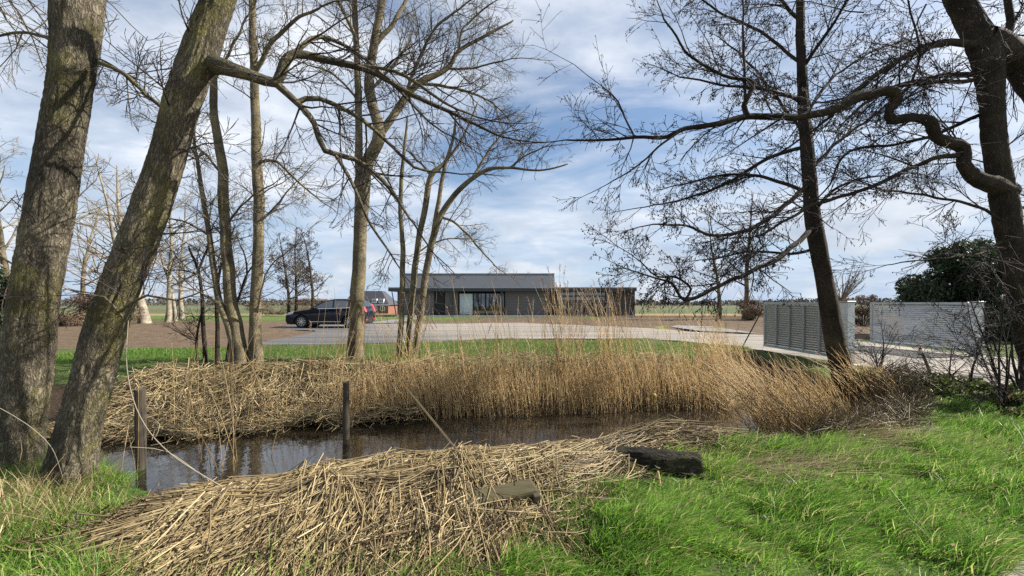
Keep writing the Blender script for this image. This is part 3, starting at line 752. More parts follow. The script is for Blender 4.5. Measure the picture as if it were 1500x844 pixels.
# alder
DA = 7.6
PA = gp(n=5, wig=.2, up=-.055, seg=.13, rmin=.003, ratio=(.4, .8), ang=(20, 55), cones=2)
make_tree('alder_tree', 'dark alder leaning left over the reeds beside the open gate', 'tree',
          [[(1247, 600, DA, 46), (1236, 555, DA, 37), (1222, 490, DA, 32), (1209, 420, DA, 27), (1197, 350, DA, 25), (1186, 270, DA, 22), (1179, 180, DA, 18), (1174, 90, DA, 15), (1171, 0, DA, 12), (1168, -120, DA, 8), (1165, -230, DA, 2)]],
          [[(1194, 330, DA, 10), (1165, 358, 7.3, 9), (1135, 382, 7.1, 8), (1090, 402, 6.9, 7), (1045, 424, 6.7, 6), (1003, 440, 6.6, 5), (985, 415, 6.6, 4), (962, 408, 6.5, 3), (930, 398, 6.4, 2)],
           [(1003, 440, 6.6, 4), (1012, 424, 6.6, 4), (990, 405, 6.6, 3.5), (962, 405, 6.7, 2.5), (940, 385, 6.7, 1.8)],
           [(1186, 268, DA, 9), (1150, 300, 7.3, 8), (1110, 330, 7.1, 6.5), (1050, 345, 6.9, 5), (1000, 330, 6.8, 3.5), (950, 330, 6.7, 2)],
           [(1190, 285, DA, 7), (1130, 262, 7.9, 5.5), (1070, 255, 8.1, 4), (1000, 270, 8.3, 2.5)],
           [(1180, 215, DA, 7), (1125, 232, 7.9, 6), (1070, 265, 8.2, 5), (1010, 290, 8.4, 3), (960, 300, 8.6, 2)],
           [(1177, 150, DA, 7), (1120, 130, 7.3, 5.5), (1060, 125, 7.1, 4), (990, 110, 7.0, 2)],
           [(1175, 100, DA, 7), (1210, 50, 7.3, 5.5), (1240, 0, 7.0, 4), (1260, -60, 6.9, 2)],
           [(1175, 95, DA, 6), (1120, 50, 7.8, 5), (1060, 20, 8, 3.5), (1000, -20, 8.2, 2)],
           [(1172, 30, DA, 6), (1120, -20, 7.4, 5), (1050, -60, 7.2, 3)],
           [(1188, 250, DA, 7), (1230, 205, 7.9, 5.5), (1280, 170, 8.2, 4), (1330, 120, 8.4, 2)],
           [(1192, 310, DA, 7), (1220, 280, 7.3, 5), (1260, 262, 7.1, 4), (1300, 258, 7, 2)],
           [(1182, 200, DA, 6), (1150, 160, 8, 5), (1105, 100, 8.3, 3.5), (1060, 60, 8.6, 2)],
           [(1200, 360, DA, 6), (1160, 372, 8, 5), (1100, 368, 8.3, 3.5), (1040, 380, 8.6, 2)],
           [(1178, 170, DA, 6), (1215, 120, 8, 5), (1270, 80, 8.3, 3), (1320, 60, 8.5, 2)]],
          31, M['bark_dark'], M['twig_dark'], None, PA, (8, (.35, 1.1)), (18, (.4, 1.1), .4, 1.), 2, 24, .008, .1, knots=[(W(1232, 560, DA - .2), .15, .05)], flare=.3, crook=.02)

# big gnarled tree at the right edge
DO = 6.1


def extra9(tb, rn, root, base):
    for k in range(15):
        p = W(rn.uniform(1240, 1560), rn.uniform(-80, 20), rn.uniform(4.6, 7.5)); d = V((rn.uniform(-1, .4), rn.uniform(-.5, .5), rn.uniform(-.6, .1)))
        grow(tb, p, d, rn.uniform(.6, 1.5), .012, 2, rn, gp(n=5, wig=.2, up=-.05, rmin=.0028, ratio=(.4, .75), ang=(20, 50), cones=1))


make_tree('gnarled_tree', 'massive dark tree at the right edge with a crooked bough reaching left', 'tree',
          [[(1532, 620, DO, 66), (1514, 520, DO, 48), (1495, 420, DO, 44), (1475, 320, DO, 41), (1459, 220, DO, 38), (1451, 150, DO, 37), (1443, 80, DO, 50), (1425, 35, DO, 46), (1400, -10, DO, 40), (1380, -80, DO, 28), (1360, -200, DO, 18), (1340, -340, DO, 5)]],
          [[(1478, 280, DO, 36), (1445, 268, 6.0, 31), (1424, 257, 5.95, 26), (1411, 240, 5.9, 22), (1412, 216, 5.9, 22), (1391, 209, 5.85, 21), (1374, 199, 5.8, 18), (1366, 180, 5.8, 20), (1342, 173, 5.75, 14), (1309, 174, 5.7, 18), (1305, 160, 5.7, 14), (1314, 150, 5.7, 16), (1310, 135, 5.7, 17), (1290, 133, 5.7, 17), (1265, 140, 5.65, 17), (1240, 150, 5.6, 18), (1220, 163, 5.58, 14), (1190, 169, 5.55, 12), (1150, 172, 5.5, 10), (1095, 171, 5.45, 9), (1050, 182, 5.4, 7.5), (1003, 188, 5.4, 6.5), (978, 200, 5.4, 6), (930, 203, 5.4, 4.5), (880, 206, 5.35, 3.2), (830, 205, 5.3, 2)],
           [(1098, 172, 5.45, 9), (1090, 155, 5.45, 9), (1103, 122, 5.45, 7), (1060, 110, 5.4, 5), (1010, 80, 5.3, 4), (970, 20, 5.3, 2.5)],
           [(1092, 150, 5.45, 5), (1089, 80, 5.5, 4), (1088, 0, 5.6, 3), (1080, -80, 5.7, 2)],
           [(1003, 188, 5.4, 4), (965, 215, 5.3, 3.2), (930, 245, 5.3, 2.5), (890, 270, 5.3, 1.6)],
           [(930, 203, 5.4, 3), (905, 150, 5.4, 2.2), (880, 125, 5.4, 1.5)],
           [(1446, 72, DO, 18), (1400, 62, 6.0, 15), (1350, 72, 5.9, 13), (1290, 105, 5.8, 10), (1240, 145, 5.8, 7), (1200, 185, 5.8, 4), (1140, 225, 5.8, 2)],
           [(1448, 108, DO, 12), (1390, 112, 6.3, 10), (1330, 122, 6.5, 8), (1270, 140, 6.6, 5), (1200, 150, 6.8, 2.5)],
           [(1452, 118, DO, 10), (1380, 120, 5.9, 8), (1300, 132, 5.7, 7), (1240, 175, 5.6, 4)],
           [(1458, 160, DO, 9), (1390, 188, 6.4, 7.5), (1340, 208, 6.5, 6), (1245, 222, 6.7, 4.5), (1215, 270, 6.7, 3), (1190, 300, 6.8, 2)],
           [(1404, 228, 5.9, 11), (1370, 232, 5.9, 9), (1310, 256, 5.8, 8), (1260, 278, 5.75, 7), (1200, 298, 5.7, 6), (1165, 315, 5.7, 5), (1110, 345, 5.7, 3), (1060, 350, 5.7, 2)],
           [(1468, 325, DO, 7), (1425, 300, 6, 6), (1370, 290, 6, 5), (1285, 275, 5.9, 3), (1240, 255, 5.8, 2)],
           [(1310, 150, 5.7, 6), (1335, 120, 5.6, 5), (1345, 60, 5.5, 4), (1330, 0, 5.4, 3)],
           [(1440, 60, DO, 56), (1470, 75, 6.1, 54), (1500, 105, 6.15, 50), (1540, 160, 6.3, 44), (1600, 190, 6.5, 16), (1680, 190, 6.6, 6)],
           [(1470, 75, 6.1, 20), (1480, 30, 6.2, 15), (1475, -20, 6.3, 12), (1500, -90, 6.4, 6)],
           [(1470, 320, DO, 6), (1510, 300, 6.3, 5), (1560, 290, 6.5, 3)],
           [(1472, 350, DO, 5), (1430, 372, 5.8, 4), (1370, 378, 5.6, 3), (1300, 388, 5.5, 2)]],
          32, M['bark_dark'], M['twig_dark'], None, gp(n=5, wig=.2, up=-.04, seg=.13, rmin=.0028, ratio=(.4, .8), ang=(20, 55), cones=1), (6, (.35, 1.1)), (20, (.4, 1.2), .35, 1.), 2, 40, .014, .06,
          knots=[(W(1432, 60, DO - .2), .25, .08), (W(1470, 275, DO - .2), .2, .07)], flare=.3, extra=extra9, crook=.015, cone_s=.75, wigmul=1.2)


# freely grown background trees ------------------------------------------------
def wild_tree(name, label, cat, base, hgt, r, seed, barkm, twigm, group=None, lean=(0, 0), first=.3, spread=.4, n1=16, P=None, stems=1, cones_s=1.0, up=.5, lv=2):
    rn = random.Random(seed); g = np.random.default_rng(seed); TIPS.clear()
    x, y = base; z = h1(x, y); b0 = V((x, y, z))
    root = thing(name, label, cat, b0, 0, group)
    P = P or gp(n=5, wig=.25, up=.06, seg=.4, rmin=.008, ratio=(.4, .72), L1=1.5, minL=.4)
    tb = Tubes()
    for s in range(stems):
        a = rn.uniform(0, 6.28); sp = 0 if stems == 1 else rn.uniform(.1, .28)
        d = V((lean[0] + math.cos(a) * sp, lean[1] + math.sin(a) * sp, 1)).normalized()
        p = b0 + V((math.cos(a), math.sin(a), 0)) * (0 if stems == 1 else r * 1.5) - V((0, 0, .2))
        n = 12; pts = [p]; hh = hgt * rn.uniform(.8, 1) if stems > 1 else hgt
        for i in range(n):
            d = (d + perp(d, rn) * .07 + V((0, 0, .04))).normalized(); pts.append(pts[-1] + d * hh / n)
        rad = [r * (1 - .9 * (i / n) ** .8) + .004 for i in range(n + 1)]
        trunk_mesh('trunk', pts, rad, barkm, root, b0, 10, 0, flare=.3)
        for k in range(n1):
            t = first + (1 - first) * (k + rn.random()) / n1; f = t * n; i = min(int(f), n - 1)
            q_ = pts[i].lerp(pts[i + 1], f - i); az = rn.uniform(0, 6.28)
            el = up + .5 * t
            dd = V((math.cos(az), math.sin(az), el)).normalized()
            ln = hgt * spread * (1 - .75 * (t - first) / (1 - first + 1e-6)) * rn.uniform(.65, 1.1)
            grow(tb, q_, dd, ln, max(.01, rad[i] * .45), lv, rn, P)
    tb.build('crown', twigm, root, b0, cone_mesh(list(TIPS), g, cones_s))
    return root


def at(px, d): return ((px - HX) / F * d, d)


bgl = [('pale trunked bare tree leaning left across the bare soil', 213, 29, 12.5, .34, (-.12, 0)), ('straight pale bare tree right of the leaning pale one', 246, 31, 13.5, .2, (0, 0)),
       ('slim bare tree among the pale trees beyond the soil', 257, 33, 12, .15, (.03, 0)), ('dark stemmed bare tree at the right of the pale group', 267, 36, 12, .22, (-.04, 0)),
       ('bare tree seen between the two thick leaning trunks', 168, 27, 11, .2, (.02, 0)), ('bushy bare tree over the brown hedge', 120, 34, 10.5, .22, (0, 0)),
       ('bare tree far left behind the mossy trunk', 8, 25, 11.5, .25, (.05, 0)), ('lone far bare tree left of the straight slender one', 338, 55, 11, .25, (0, 0))]
for k, (lab, px, d, hg, r, ln) in enumerate(bgl):
    wild_tree('bare_tree', lab, 'tree', at(px, d), hg, r, 100 + k, M['bark_pale'] if k < 5 else M['bark_mid'], M['twig_pale'], 'bare trees beyond the soil', ln, .2, .36, 18)
for k, (lab, px, d, hg) in enumerate([('leftmost of the three alders behind the parked car', 423, 44, 9.2), ('middle alder of three behind the parked car', 434, 46, 9.8), ('rightmost of the three alders behind the parked car', 459, 44, 9.6)]):
    wild_tree('alder_tree', lab, 'tree', at(px, d), hg, .21, 130 + k, M['bark_dark'], M['twig_dark'], 'alders behind the car', (.0, 0), .22, .34, 22, gp(n=6, wig=.3, up=.03, seg=.4, rmin=.009, ratio=(.4, .72), L1=1.2, minL=.4, cones=1), cones_s=4)
wild_tree('bare_tree', 'left one of two slim trees by the canal', 'tree', at(1054, 36), 9.5, .2, 140, M['bark_mid'], M['twig_dark'], 'trees by the canal', (-.02, 0), .25, .33, 16)
wild_tree('bare_tree', 'right thicker one of two trees by the canal', 'tree', at(1092, 36), 11, .27, 141, M['bark_mid'], M['twig_dark'], 'trees by the canal', (-.02, 0), .25, .33, 18)
wild_tree('willow_tree', 'pale pollard willow with a fan of shoots behind the gate', 'tree', at(1233, 30), 2.0, .3, 142, M['bark_mid'], M['twig_pale'], None, (0, 0), .8, 1.9, 30, gp(n=4, wig=.12, up=.1, seg=.4, rmin=.007, ratio=(.35, .6), ang=(12, 35), L1=1.5, minL=.4), up=.9)
wild_tree('willow_tree', 'small pale shoots of a bush at the canal bank', 'shrub', at(1106, 37), 1.2, .12, 143, M['bark_mid'], M['twig_pale'], None, (0, 0), .3, 2.2, 26, gp(n=4, wig=.15, up=.1, seg=.4, rmin=.007, ratio=(.35, .6), ang=(12, 35), L1=1.5, minL=.4), up=1.0)


# leafy shrubs -----------------------------------------------------------------
def leaf_cloud(name, label, cat, base, size, nleaf, leaf, mat, seed, group=None, lobes=14, twigs=True, twigm='twig_dark', kind=None, zc=.5):
    g = np.random.default_rng(seed); rn = random.Random(seed)
    x, y = base; z = h1(x, y); b0 = V((x, y, z))
    root = thing(name, label, cat, b0, 0, group)
    sx, sy, sz = size
    lc = np.stack([np.clip(g.normal(0, .36, lobes), -.5, .5), np.clip(g.normal(0, .36, lobes), -.5, .5), zc + g.uniform(-.45, .42, lobes)], 1)
    lc[:, :2] *= np.clip(1.35 - np.abs(lc[:, 2:3] - .35) * 1.3, .25, 1.2)
    w = g.integers(0, lobes, nleaf)
    dirs = g.normal(0, 1, (nleaf, 3)); dirs /= np.linalg.norm(dirs, axis=1, keepdims=True)
    rr = (.13 + .1 * g.random((lobes, 1)))[w] * g.random((nleaf, 1)) ** .45
    p = (lc[w] + dirs * rr * np.array([1, 1, .8])) * np.array([sx, sy, sz]); p[:, 2] = np.maximum(p[:, 2], .03)
    u = g.normal(0, 1, (nleaf, 3)); u /= np.linalg.norm(u, axis=1, keepdims=True)
    vv = np.cross(u, g.normal(0, 1, (nleaf, 3))); vv /= np.linalg.norm(vv, axis=1, keepdims=True)
    s = leaf * g.uniform(.6, 1.3, (nleaf, 1))
    q4 = np.stack([p - u * s, p + vv * s * .45, p + u * s, p - vv * s * .45], 1).reshape(-1, 3)
    f = np.arange(nleaf * 4).reshape(-1, 4)
    tb = Tubes()
    for k in range(lobes):
        c = V(lc[k] * np.array([sx, sy, sz])); mid = V((c.x * .3, c.y * .3, c.z * .6))
        tb.add([V((c.x * .08, c.y * .08, -.1)), mid, c], [.02 * sz, .013 * sz, .005 * sz], 5, rn.random())
        if twigs:
            for j in range(8):
                grow(tb, mid.lerp(c, rn.random()), V((rn.gauss(0, 1), rn.gauss(0, 1), rn.gauss(.4, 1))), .2 * sz, .006 * sz, 1, rn, gp(n=4, rmin=.003, seg=.3))
    tb.build('stem', M[twigm], root)
    me = np_mesh('foliage', q4, f.ravel(), np.full(nleaf, 4), False, {'rnd': ('FLOAT', np.repeat(g.random(nleaf), 4))}, [mat])
    link('foliage', me, root)
    if kind: root['kind'] = kind
    return root


leaf_cloud('evergreen_shrub', 'big dark evergreen bush rising behind the right gate leaf', 'shrub', at(1448, 17.5), (3.8, 3.4, 4.1), 60000, .085, M['evergreen'], 201, lobes=60)
leaf_cloud('evergreen_shrub', 'dark evergreen at the left frame edge behind the mossy trunk', 'shrub', at(-5, 17), (2.6, 2.6, 4.0), 12000, .08, M['evergreen'], 202, lobes=18)
for k, (lab, px, d, sx, sz) in enumerate([('brown hedge section left of the pale trees', 85, 26, 4.2, 2.2), ('brown hedge section behind the leaning trunk', 150, 27, 4.2, 2.3),
                                          ('low dark hedge section far behind the car bonnet', 405, 50, 6.5, 2.0), ('low brown hedge section far behind the car roof', 478, 50, 7, 2.4),
                                          ('brown bush between the two gate posts', 1263, 26, 2.4, 2.0), ('brown scrub by the canal left of the gate', 1102, 35, 2.6, 1.8)]):
    leaf_cloud('hedge', lab, 'hedge', at(px, d), (sx, 1.6, sz), 6000, .05, M['hedge_leaf'], 210 + k, 'brown winter hedges', 16, True, 'twig')
leaf_cloud('bramble_bush', 'green bramble patch at the foot of the gnarled tree', 'shrub', at(1400, 6.6), (1.6, 1.0, .36), 3000, .035, M['bramble'], 220, lobes=14)
leaf_cloud('bramble_bush', 'bramble patch with brown leaves beside the reed tangle', 'shrub', at(1340, 6.7), (1.2, .9, .32), 2000, .033, M['bramble'], 221, lobes=12)
leaf_cloud('bramble_bush', 'small green leafy clump at the right edge of the lawn', 'shrub', at(1480, 5.6), (.9, .6, .35), 1800, .03, M['bramble'], 222, lobes=9)


# bare shrub stems at the right edge
def stem_shrub(label, px0, px1, d, n, hgt, seed, lean):
    rn = random.Random(seed); b0 = V((*at((px0 + px1) / 2, d), 0)); b0.z = h1(b0.x, b0.y)
    root = thing('bare_shrub', label, 'shrub', b0, 0, 'bare shrubs at the right edge')
    tb = Tubes()
    for k in range(n):
        x, y = at(rn.uniform(px0, px1), d + rn.uniform(-.4, .4)); p = V((x, y, h1(x, y) - .1))
        C_ = [(p, rn.uniform(.015, .032))]; dd = V((rn.gauss(lean, .18), rn.gauss(0, .2), 1)).normalized(); hh = hgt * rn.uniform(.6, 1.1)
        for i in range(4):
            dd = (dd + perp(dd, rn) * .16).normalized(); C_.append((C_[-1][0] + dd * hh / 4, C_[0][1] * (1 - (i + 1) * .21)))
        pts, rad = catmull(C_, .12)
        t = Tubes(); t.add(pts, rad, 8, rn.random()); t.build('stem', M['bark_dark'], root, b0)
        along(tb, pts, rad, 9, (.4, 1.2), rn, gp(n=4, wig=.22, up=.02, seg=.14, rmin=.0028), .15, 1, 2, V((-.5, 0, 0)))
    tb.build('crown', M['twig_dark'], root, b0)
    return root


stem_shrub('thicket of dark bare stems in front of the gnarled trunk', 1458, 1515, 5.7, 8, 1.9, 301, -.05)
stem_shrub('few thin bare shoots in front of the open gateway', 1255, 1300, 7.6, 3, 1.2, 302, .02)
stem_shrub('sparse arching shoots before the right gate leaf', 1385, 1440, 6.6, 3, 1.2, 303, -.25)

# ------------------------------------------------------------------ reeds, straw, grass (stuff)
g = np.random.default_rng(77)


def reeds(name, zones, mat, seed):
    """standing reed stems: zones = (n, x0,x1, y offset range from far water line, height range, lean x, plume share)"""
    rn = np.random.default_rng(seed); tb = Tubes(); lv = []; plv = []
    for n, x0, x1, o0, o1, h0, h1_, lx, ly, pl in zones:
        x = rn.uniform(x0, x1, n); y = np.interp(x, FX, FY) + rn.uniform(o0, o1, n)
        keep = rn.random(n) < np.clip(.75 + 1.6 * fbm(x * 1.4 + 9, y * 1.4, 3), .15, 1)
        x, y = x[keep], y[keep]; n = len(x)
        z = np.maximum(H(x, y), -.72) - .03
        hh = rn.uniform(h0, h1_, n) * (1 + .5 * fbm(x * .9, y * .9, 2))
        lean = np.stack([lx + rn.normal(0, .085, n) + .25 * fbm(x * .8 + 40, y * .8, 2), ly + rn.normal(0, .12, n)], 1)
        bnd = rn.normal(0, .08, (n, 2)) + lean * .5
        t = np.linspace(0, 1, 5)
        P = np.zeros((n, 5, 3))
        P[:, :, 0] = x[:, None] + hh[:, None] * (lean[:, :1] * t + bnd[:, :1] * t ** 2); P[:, :, 1] = y[:, None] + hh[:, None] * (lean[:, 1:] * t + bnd[:, 1:] * t ** 2)
        P[:, :, 2] = z[:, None] + hh[:, None] * t * (1 - .12 * (lean[:, :1] ** 2) * t)
        rad = (.0048 * rn.uniform(.7, 1.25, n))[:, None] * np.array([1, .95, .85, .7, .4])
        val = np.clip(rn.normal(.55, .2, n), 0, 1)
        k = (5, 3); a = tb.g.setdefault(k, ([], [], [])); a[0].extend(P.tolist()); a[1].extend(rad.tolist()); a[2].extend(val.tolist())
        # dry leaves
        m = int(n * .4); i = rn.integers(0, n, m); tt = rn.integers(1, 4, m)
        bs = P[i, tt]; az = rn.uniform(0, 6.28, m); el = rn.uniform(.1, 1.3, m)
        dr = np.stack([np.cos(az) * np.cos(el), np.sin(az) * np.cos(el), np.sin(el)], 1)
        lv.append(blades(bs, dr, rn.uniform(.12, .4, m), rn.uniform(.006, .012, m), np.stack([rn.normal(-.1, .2, m), rn.normal(0, .2, m), rn.uniform(-.9, -.1, m)], 1), rn.uniform(.2, .95, m), 3, None, rn))
        # plumes
        if pl:
            j = np.where(rn.random(n) < pl)[0]; kk = 26
            tip = np.repeat(P[j, 4], kk, 0); dirt = P[j, 4] - P[j, 3]; dirt /= np.linalg.norm(dirt, axis=1, keepdims=True); dirt = np.repeat(dirt, kk, 0)
            mm = len(tip); s = rn.uniform(-.14, .04, mm)
            bs = tip + dirt * s[:, None]
            dr = dirt * .8 + rn.normal(0, .33, (mm, 3)); dr /= np.linalg.norm(dr, axis=1, keepdims=True)
            plv.append(blades(bs, dr, rn.uniform(.05, .11, mm), rn.uniform(.004, .009, mm), np.stack([np.full(mm, -.35), np.zeros(mm), np.full(mm, -.35)], 1), rn.random(mm), 3, None, rn))
    allb = lv
    off = 0; V_, F_, A_ = [], [], []
    for v, f, a, t in allb: V_.append(v); F_.append(f + off); A_.append(a); off += len(v)
    ob = tb.build(name, mat, None, (0, 0, 0), (np.concatenate(V_), np.concatenate(F_), np.concatenate(A_), mat))
    tag(ob, None, None, None, 'stuff')
    return ob, plv


ob, pl = reeds('standing_reeds', [
    (3200, -3.0, 5.0, -.15, 1.1, .6, .92, -.05, 0, .0),
    (480, -2.4, 5.2, .0, 1.6, .9, 1.45, -.08, 0, .03),
    (170, -2.4, 5.5, .2, 1.7, 1.5, 2.1, -.10, 0, .5),
    (60, 1.0, 1.5, .9, 1.5, 1.9, 2.5, -.03, 0, .8),
    (40, 2.0, 2.6, .9, 1.5, 1.9, 2.3, -.05, 0, .8),
    (150, -5.6, -2.6, -.3, 1.4, .8, 1.5, 0, 0, .05),
    (26, -4.6, -3.3, -2.0, -1.2, .7, 1.7, .03, 0, 0),
    (420, 4.7, 6.4, -.2, 1.2, .9, 1.6, -.28, 0, .06),
    (60, -4.2, -2.2, 1.6, 2.6, .9, 1.9, .02, 0, .05),
], M['reed'], 500)
tag(ob, 'tall dry reeds standing along the far side of the pond', 'reeds')
ob2 = blades_obj('reed_plumes', pl, M['plume']); tag(ob2, 'feathery brown seed heads on the tallest reeds', 'reed plumes', None, 'stuff')


# leaning reeds at the right end of the pond, in front of the alder
def lean_reeds(n, seed):
    rn = np.random.default_rng(seed); tb = Tubes()
    px = rn.uniform(1115, 1330, n); d = rn.uniform(5.6, 7.6, n)
    x = (px - HX) / F * d; y = d
    z = np.maximum(H(x, y), -.62) - .03
    hh = rn.uniform(.5, 1.5, n) * np.clip((1340 - px) / 120, .35, 1)
    lx = rn.normal(-.42, .2, n); ly = rn.normal(.0, .2, n)
    t = np.linspace(0, 1, 5); P = np.zeros((n, 5, 3)); cv = rn.normal(-.18, .2, n)
    P[:, :, 0] = x[:, None] + hh[:, None] * (lx[:, None] * t + cv[:, None] * t ** 2); P[:, :, 1] = y[:, None] + hh[:, None] * ly[:, None] * t
    P[:, :, 2] = z[:, None] + hh[:, None] * t * (.92 - .25 * np.abs(cv)[:, None] * t)
    rad = (.0046 * rn.uniform(.7, 1.25, n))[:, None] * np.array([1, .95, .85, .7, .4])
    a = tb.g.setdefault((5, 3), ([], [], [])); a[0].extend(P.tolist()); a[1].extend(rad.tolist()); a[2].extend(np.clip(rn.normal(.5, .2, n), 0, 1).tolist())
    return tb.build('leaning_reeds', M['reed'])


tag(lean_reeds(1500, 510), 'dry reeds leaning left around the alder trunk', 'reeds', None, 'stuff')


def lay(tb, x, y, ang, ln, top, seed, val, rad0=.005, sag=.0, curve=.25, endlift=0.02, n=6, lo=0., hi=1.):
    """cut stems lying on whatever surface `top(x,y)` gives"""
    rn = np.random.default_rng(seed); m = len(x)
    t = np.linspace(-.5, .5, n); cv = rn.normal(0, curve, m)
    a = ang[:, None] + cv[:, None] * t * 2
    dx = np.cos(a) * ln[:, None] / (n - 1); dy = np.sin(a) * ln[:, None] / (n - 1)
    Xp = x[:, None] + np.cumsum(dx, 1) - dx.sum(1, keepdims=True) / 2; Yp = y[:, None] + np.cumsum(dy, 1) - dy.sum(1, keepdims=True) / 2
    off = lo + (hi - lo) * rn.random(m) ** .7
    Zp = top(Xp, Yp, off[:, None])
    # stiff stems: flatten toward a straight/slightly bowed line between ends
    ch = Zp[:, :1] + (Zp[:, -1:] - Zp[:, :1]) * (t + .5)
    Zp = .55 * Zp + .45 * np.maximum(ch, Zp - .06) + rn.normal(0, endlift, (m, 1)) * (2 * t) + .006 * rn.random((m, 1))
    P = np.stack([Xp, Yp, Zp], -1)
    rd = (rad0 * rn.uniform(.6, 1.3, m))[:, None] * np.linspace(1, .65, n)
    A = tb.g.setdefault((n, 4), ([], [], [])); A[0].extend(P.tolist()); A[1].extend(rd.tolist()); A[2].extend(val.tolist())


# near heap of cut reeds on the bank edge
RX = [-2.75, -2.37, -2.08, -1.52, -.84, -.07, .81, 1.6, 2.4, 3.1]
RY = [2.8, 3.0, 3.2, 3.5, 3.72, 3.95, 4.25, 4.72, 4.78, 4.85]       # ridge line of the heap
RH = [.0, .02, .06, .12, .11, .06, .04, .13, .06, .01]           # its height
RWN = [.3, .75, 1.0, 1.3, 1.5, 1.6, .75, .6, .6, .4]            # how far it spreads towards the camera
RWF = [.2, .25, .3, .3, .3, .35, .4, .45, .45, .4]


def heap(x, y):
    ry = np.interp(x, RX, RY); hh = np.interp(x, RX, RH); wn = np.interp(x, RX, RWN); wf = np.interp(x, RX, RWF)
    d = y - ry
    w = np.where(d < 0, wn, wf)
    q_ = np.clip(1 - (np.abs(d) / w) ** 2, 0, 1)
    q_ = q_ * sstep((x + 2.85) / .3) * (x < 3.5)
    return hh * q_ * (1 + 1.5 * fbm(x * 2.3, y * 2.3, 4)), q_


def heap_top(x, y, off):
    h, q_ = heap(x, y)
    return np.maximum(H(x, y), -.6) + h * (.35 + .65 * off) + .05 * off * (q_ > 0) + .01


tb = Tubes(); rn = np.random.default_rng(601)


def heap_pts(n, x0, x1, d0=-1, d1=1):
    x = rn.uniform(x0, x1, n); u = rn.uniform(d0, d1, n)
    ry = np.interp(x, RX, RY); y = ry + np.where(u < 0, u * np.interp(x, RX, RWN), u * np.interp(x, RX, RWF))
    hid = (x > -.2) & (x < .28) & (y > 2.5) & (y < 3.08) & (rn.random(n) < .62)
    return x[~hid], y[~hid]


def val(n, m=.55, s=.22): return np.clip(rn.normal(m, s, n), 0, 1)


# dark litter below
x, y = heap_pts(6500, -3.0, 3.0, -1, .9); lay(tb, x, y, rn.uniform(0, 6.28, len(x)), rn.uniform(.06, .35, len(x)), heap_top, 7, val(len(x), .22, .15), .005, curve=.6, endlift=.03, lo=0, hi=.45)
# front of the heap: stems hanging from the crest towards the camera
x, y = heap_pts(3600, -2.1, .3, -1.0, -.1); lay(tb, x, y, np.arctan2(-y, -x) + np.radians(np.interp(x, [-2.2, -1.2, 0], [-38, -10, 12])) + rn.normal(0, .17, len(x)), rn.uniform(.7, 1.5, len(x)), heap_top, 2, val(len(x), .48, .2), .0046, curve=.3, endlift=.04, lo=.35)
x, y = heap_pts(500, -2.2, .3, -1.0, .1); lay(tb, x, y, R(230) + rn.normal(0, .7, len(x)), rn.uniform(.3, .8, len(x)), heap_top, 21, val(len(x), .42, .22), .0044, curve=.5, endlift=.05, lo=.5)
# left fan: long stems streaming along the crest and down to the lower left
x, y = heap_pts(1150, -1.8, .2, -.35, .4); lay(tb, x, y, R(203) + rn.normal(0, .1, len(x)) - .16 * np.clip(x + 1.0, -2, 1), rn.uniform(.9, 2.0, len(x)), heap_top, 1, val(len(x), .6, .2), .0046, curve=.3, lo=.6, hi=1.15)
x, y = heap_pts(480, -2.0, -1.2, -1, -.2); lay(tb, x, y, R(217) + rn.normal(0, .12, len(x)), rn.uniform(.8, 1.7, len(x)), heap_top, 22, val(len(x), .6, .2), .0046, lo=.5)
# middle: arcs going both ways
x, y = heap_pts(2000, -.9, 1.3, -.5, .9); lay(tb, x, y, R(192) + rn.normal(0, .2, len(x)), rn.uniform(.7, 1.6, len(x)), heap_top, 3, val(len(x), .5, .2), .0042, curve=.4, endlift=.03, lo=.3)
x, y = heap_pts(950, -.6, .9, -1, .2); lay(tb, x, y, R(225) + rn.normal(0, .17, len(x)), rn.uniform(.6, 1.4, len(x)), heap_top, 31, val(len(x), .52, .2), .0042, curve=.4, endlift=.03, lo=.5)
x, y = heap_pts(900, .3, 1.5, -.9, .4); lay(tb, x, y, R(305) + rn.normal(0, .4, len(x)), rn.uniform(.35, .9, len(x)), heap_top, 4, val(len(x), .4, .2), .0045, curve=.6, endlift=.03)
# right
x, y = heap_pts(1700, 1.2, 2.6, -.6, .9); lay(tb, x, y, R(172) + rn.normal(0, .2, len(x)), rn.uniform(.7, 1.5, len(x)), heap_top, 5, val(len(x), .45, .2), .004, curve=.4, endlift=.03)
# far edge trailing into the water
x, y = heap_pts(330, -2.2, 3.0, .5, 1.15); lay(tb, x, y, R(190) + rn.normal(0, .3, len(x)), rn.uniform(.6, 1.4, len(x)), heap_top, 6, val(len(x), .55, .2), .005, endlift=.05)
x, y = heap_pts(4200, -2.7, 2.9, -1, .8); m = len(x); az = rn.uniform(0, 6.28, m)
hv, hf, ha, _t = blades(np.stack([x, y, heap_top(x, y, rn.uniform(.2, 1, m))], 1), np.stack([np.cos(az), np.sin(az), rn.uniform(-.15, .3, m)], 1), rn.uniform(.06, .22, m), rn.uniform(.006, .014, m), np.stack([rn.normal(0, .5, m), rn.normal(0, .5, m), rn.uniform(-.5, .1, m)], 1), np.clip(rn.normal(.4, .2, m), 0, 1), 3, None, rn)
ob = tb.build('cut_reeds', M['straw'], None, (0, 0, 0), (hv, hf, ha, M['straw'])); tag(ob, 'heap of cut pale reed stems along the near bank', 'cut reeds', None, 'stuff')

# flattened reeds on the far bank, left
tb = Tubes(); rn = np.random.default_rng(602)


def bank_top(x, y, off):
    return np.maximum(H(x, y), -.6) + (.04 + .27 * np.clip(.45 + 2.0 * fbm(x * 1.5, y * 1.5, 3), 0, 1)) * off + .01


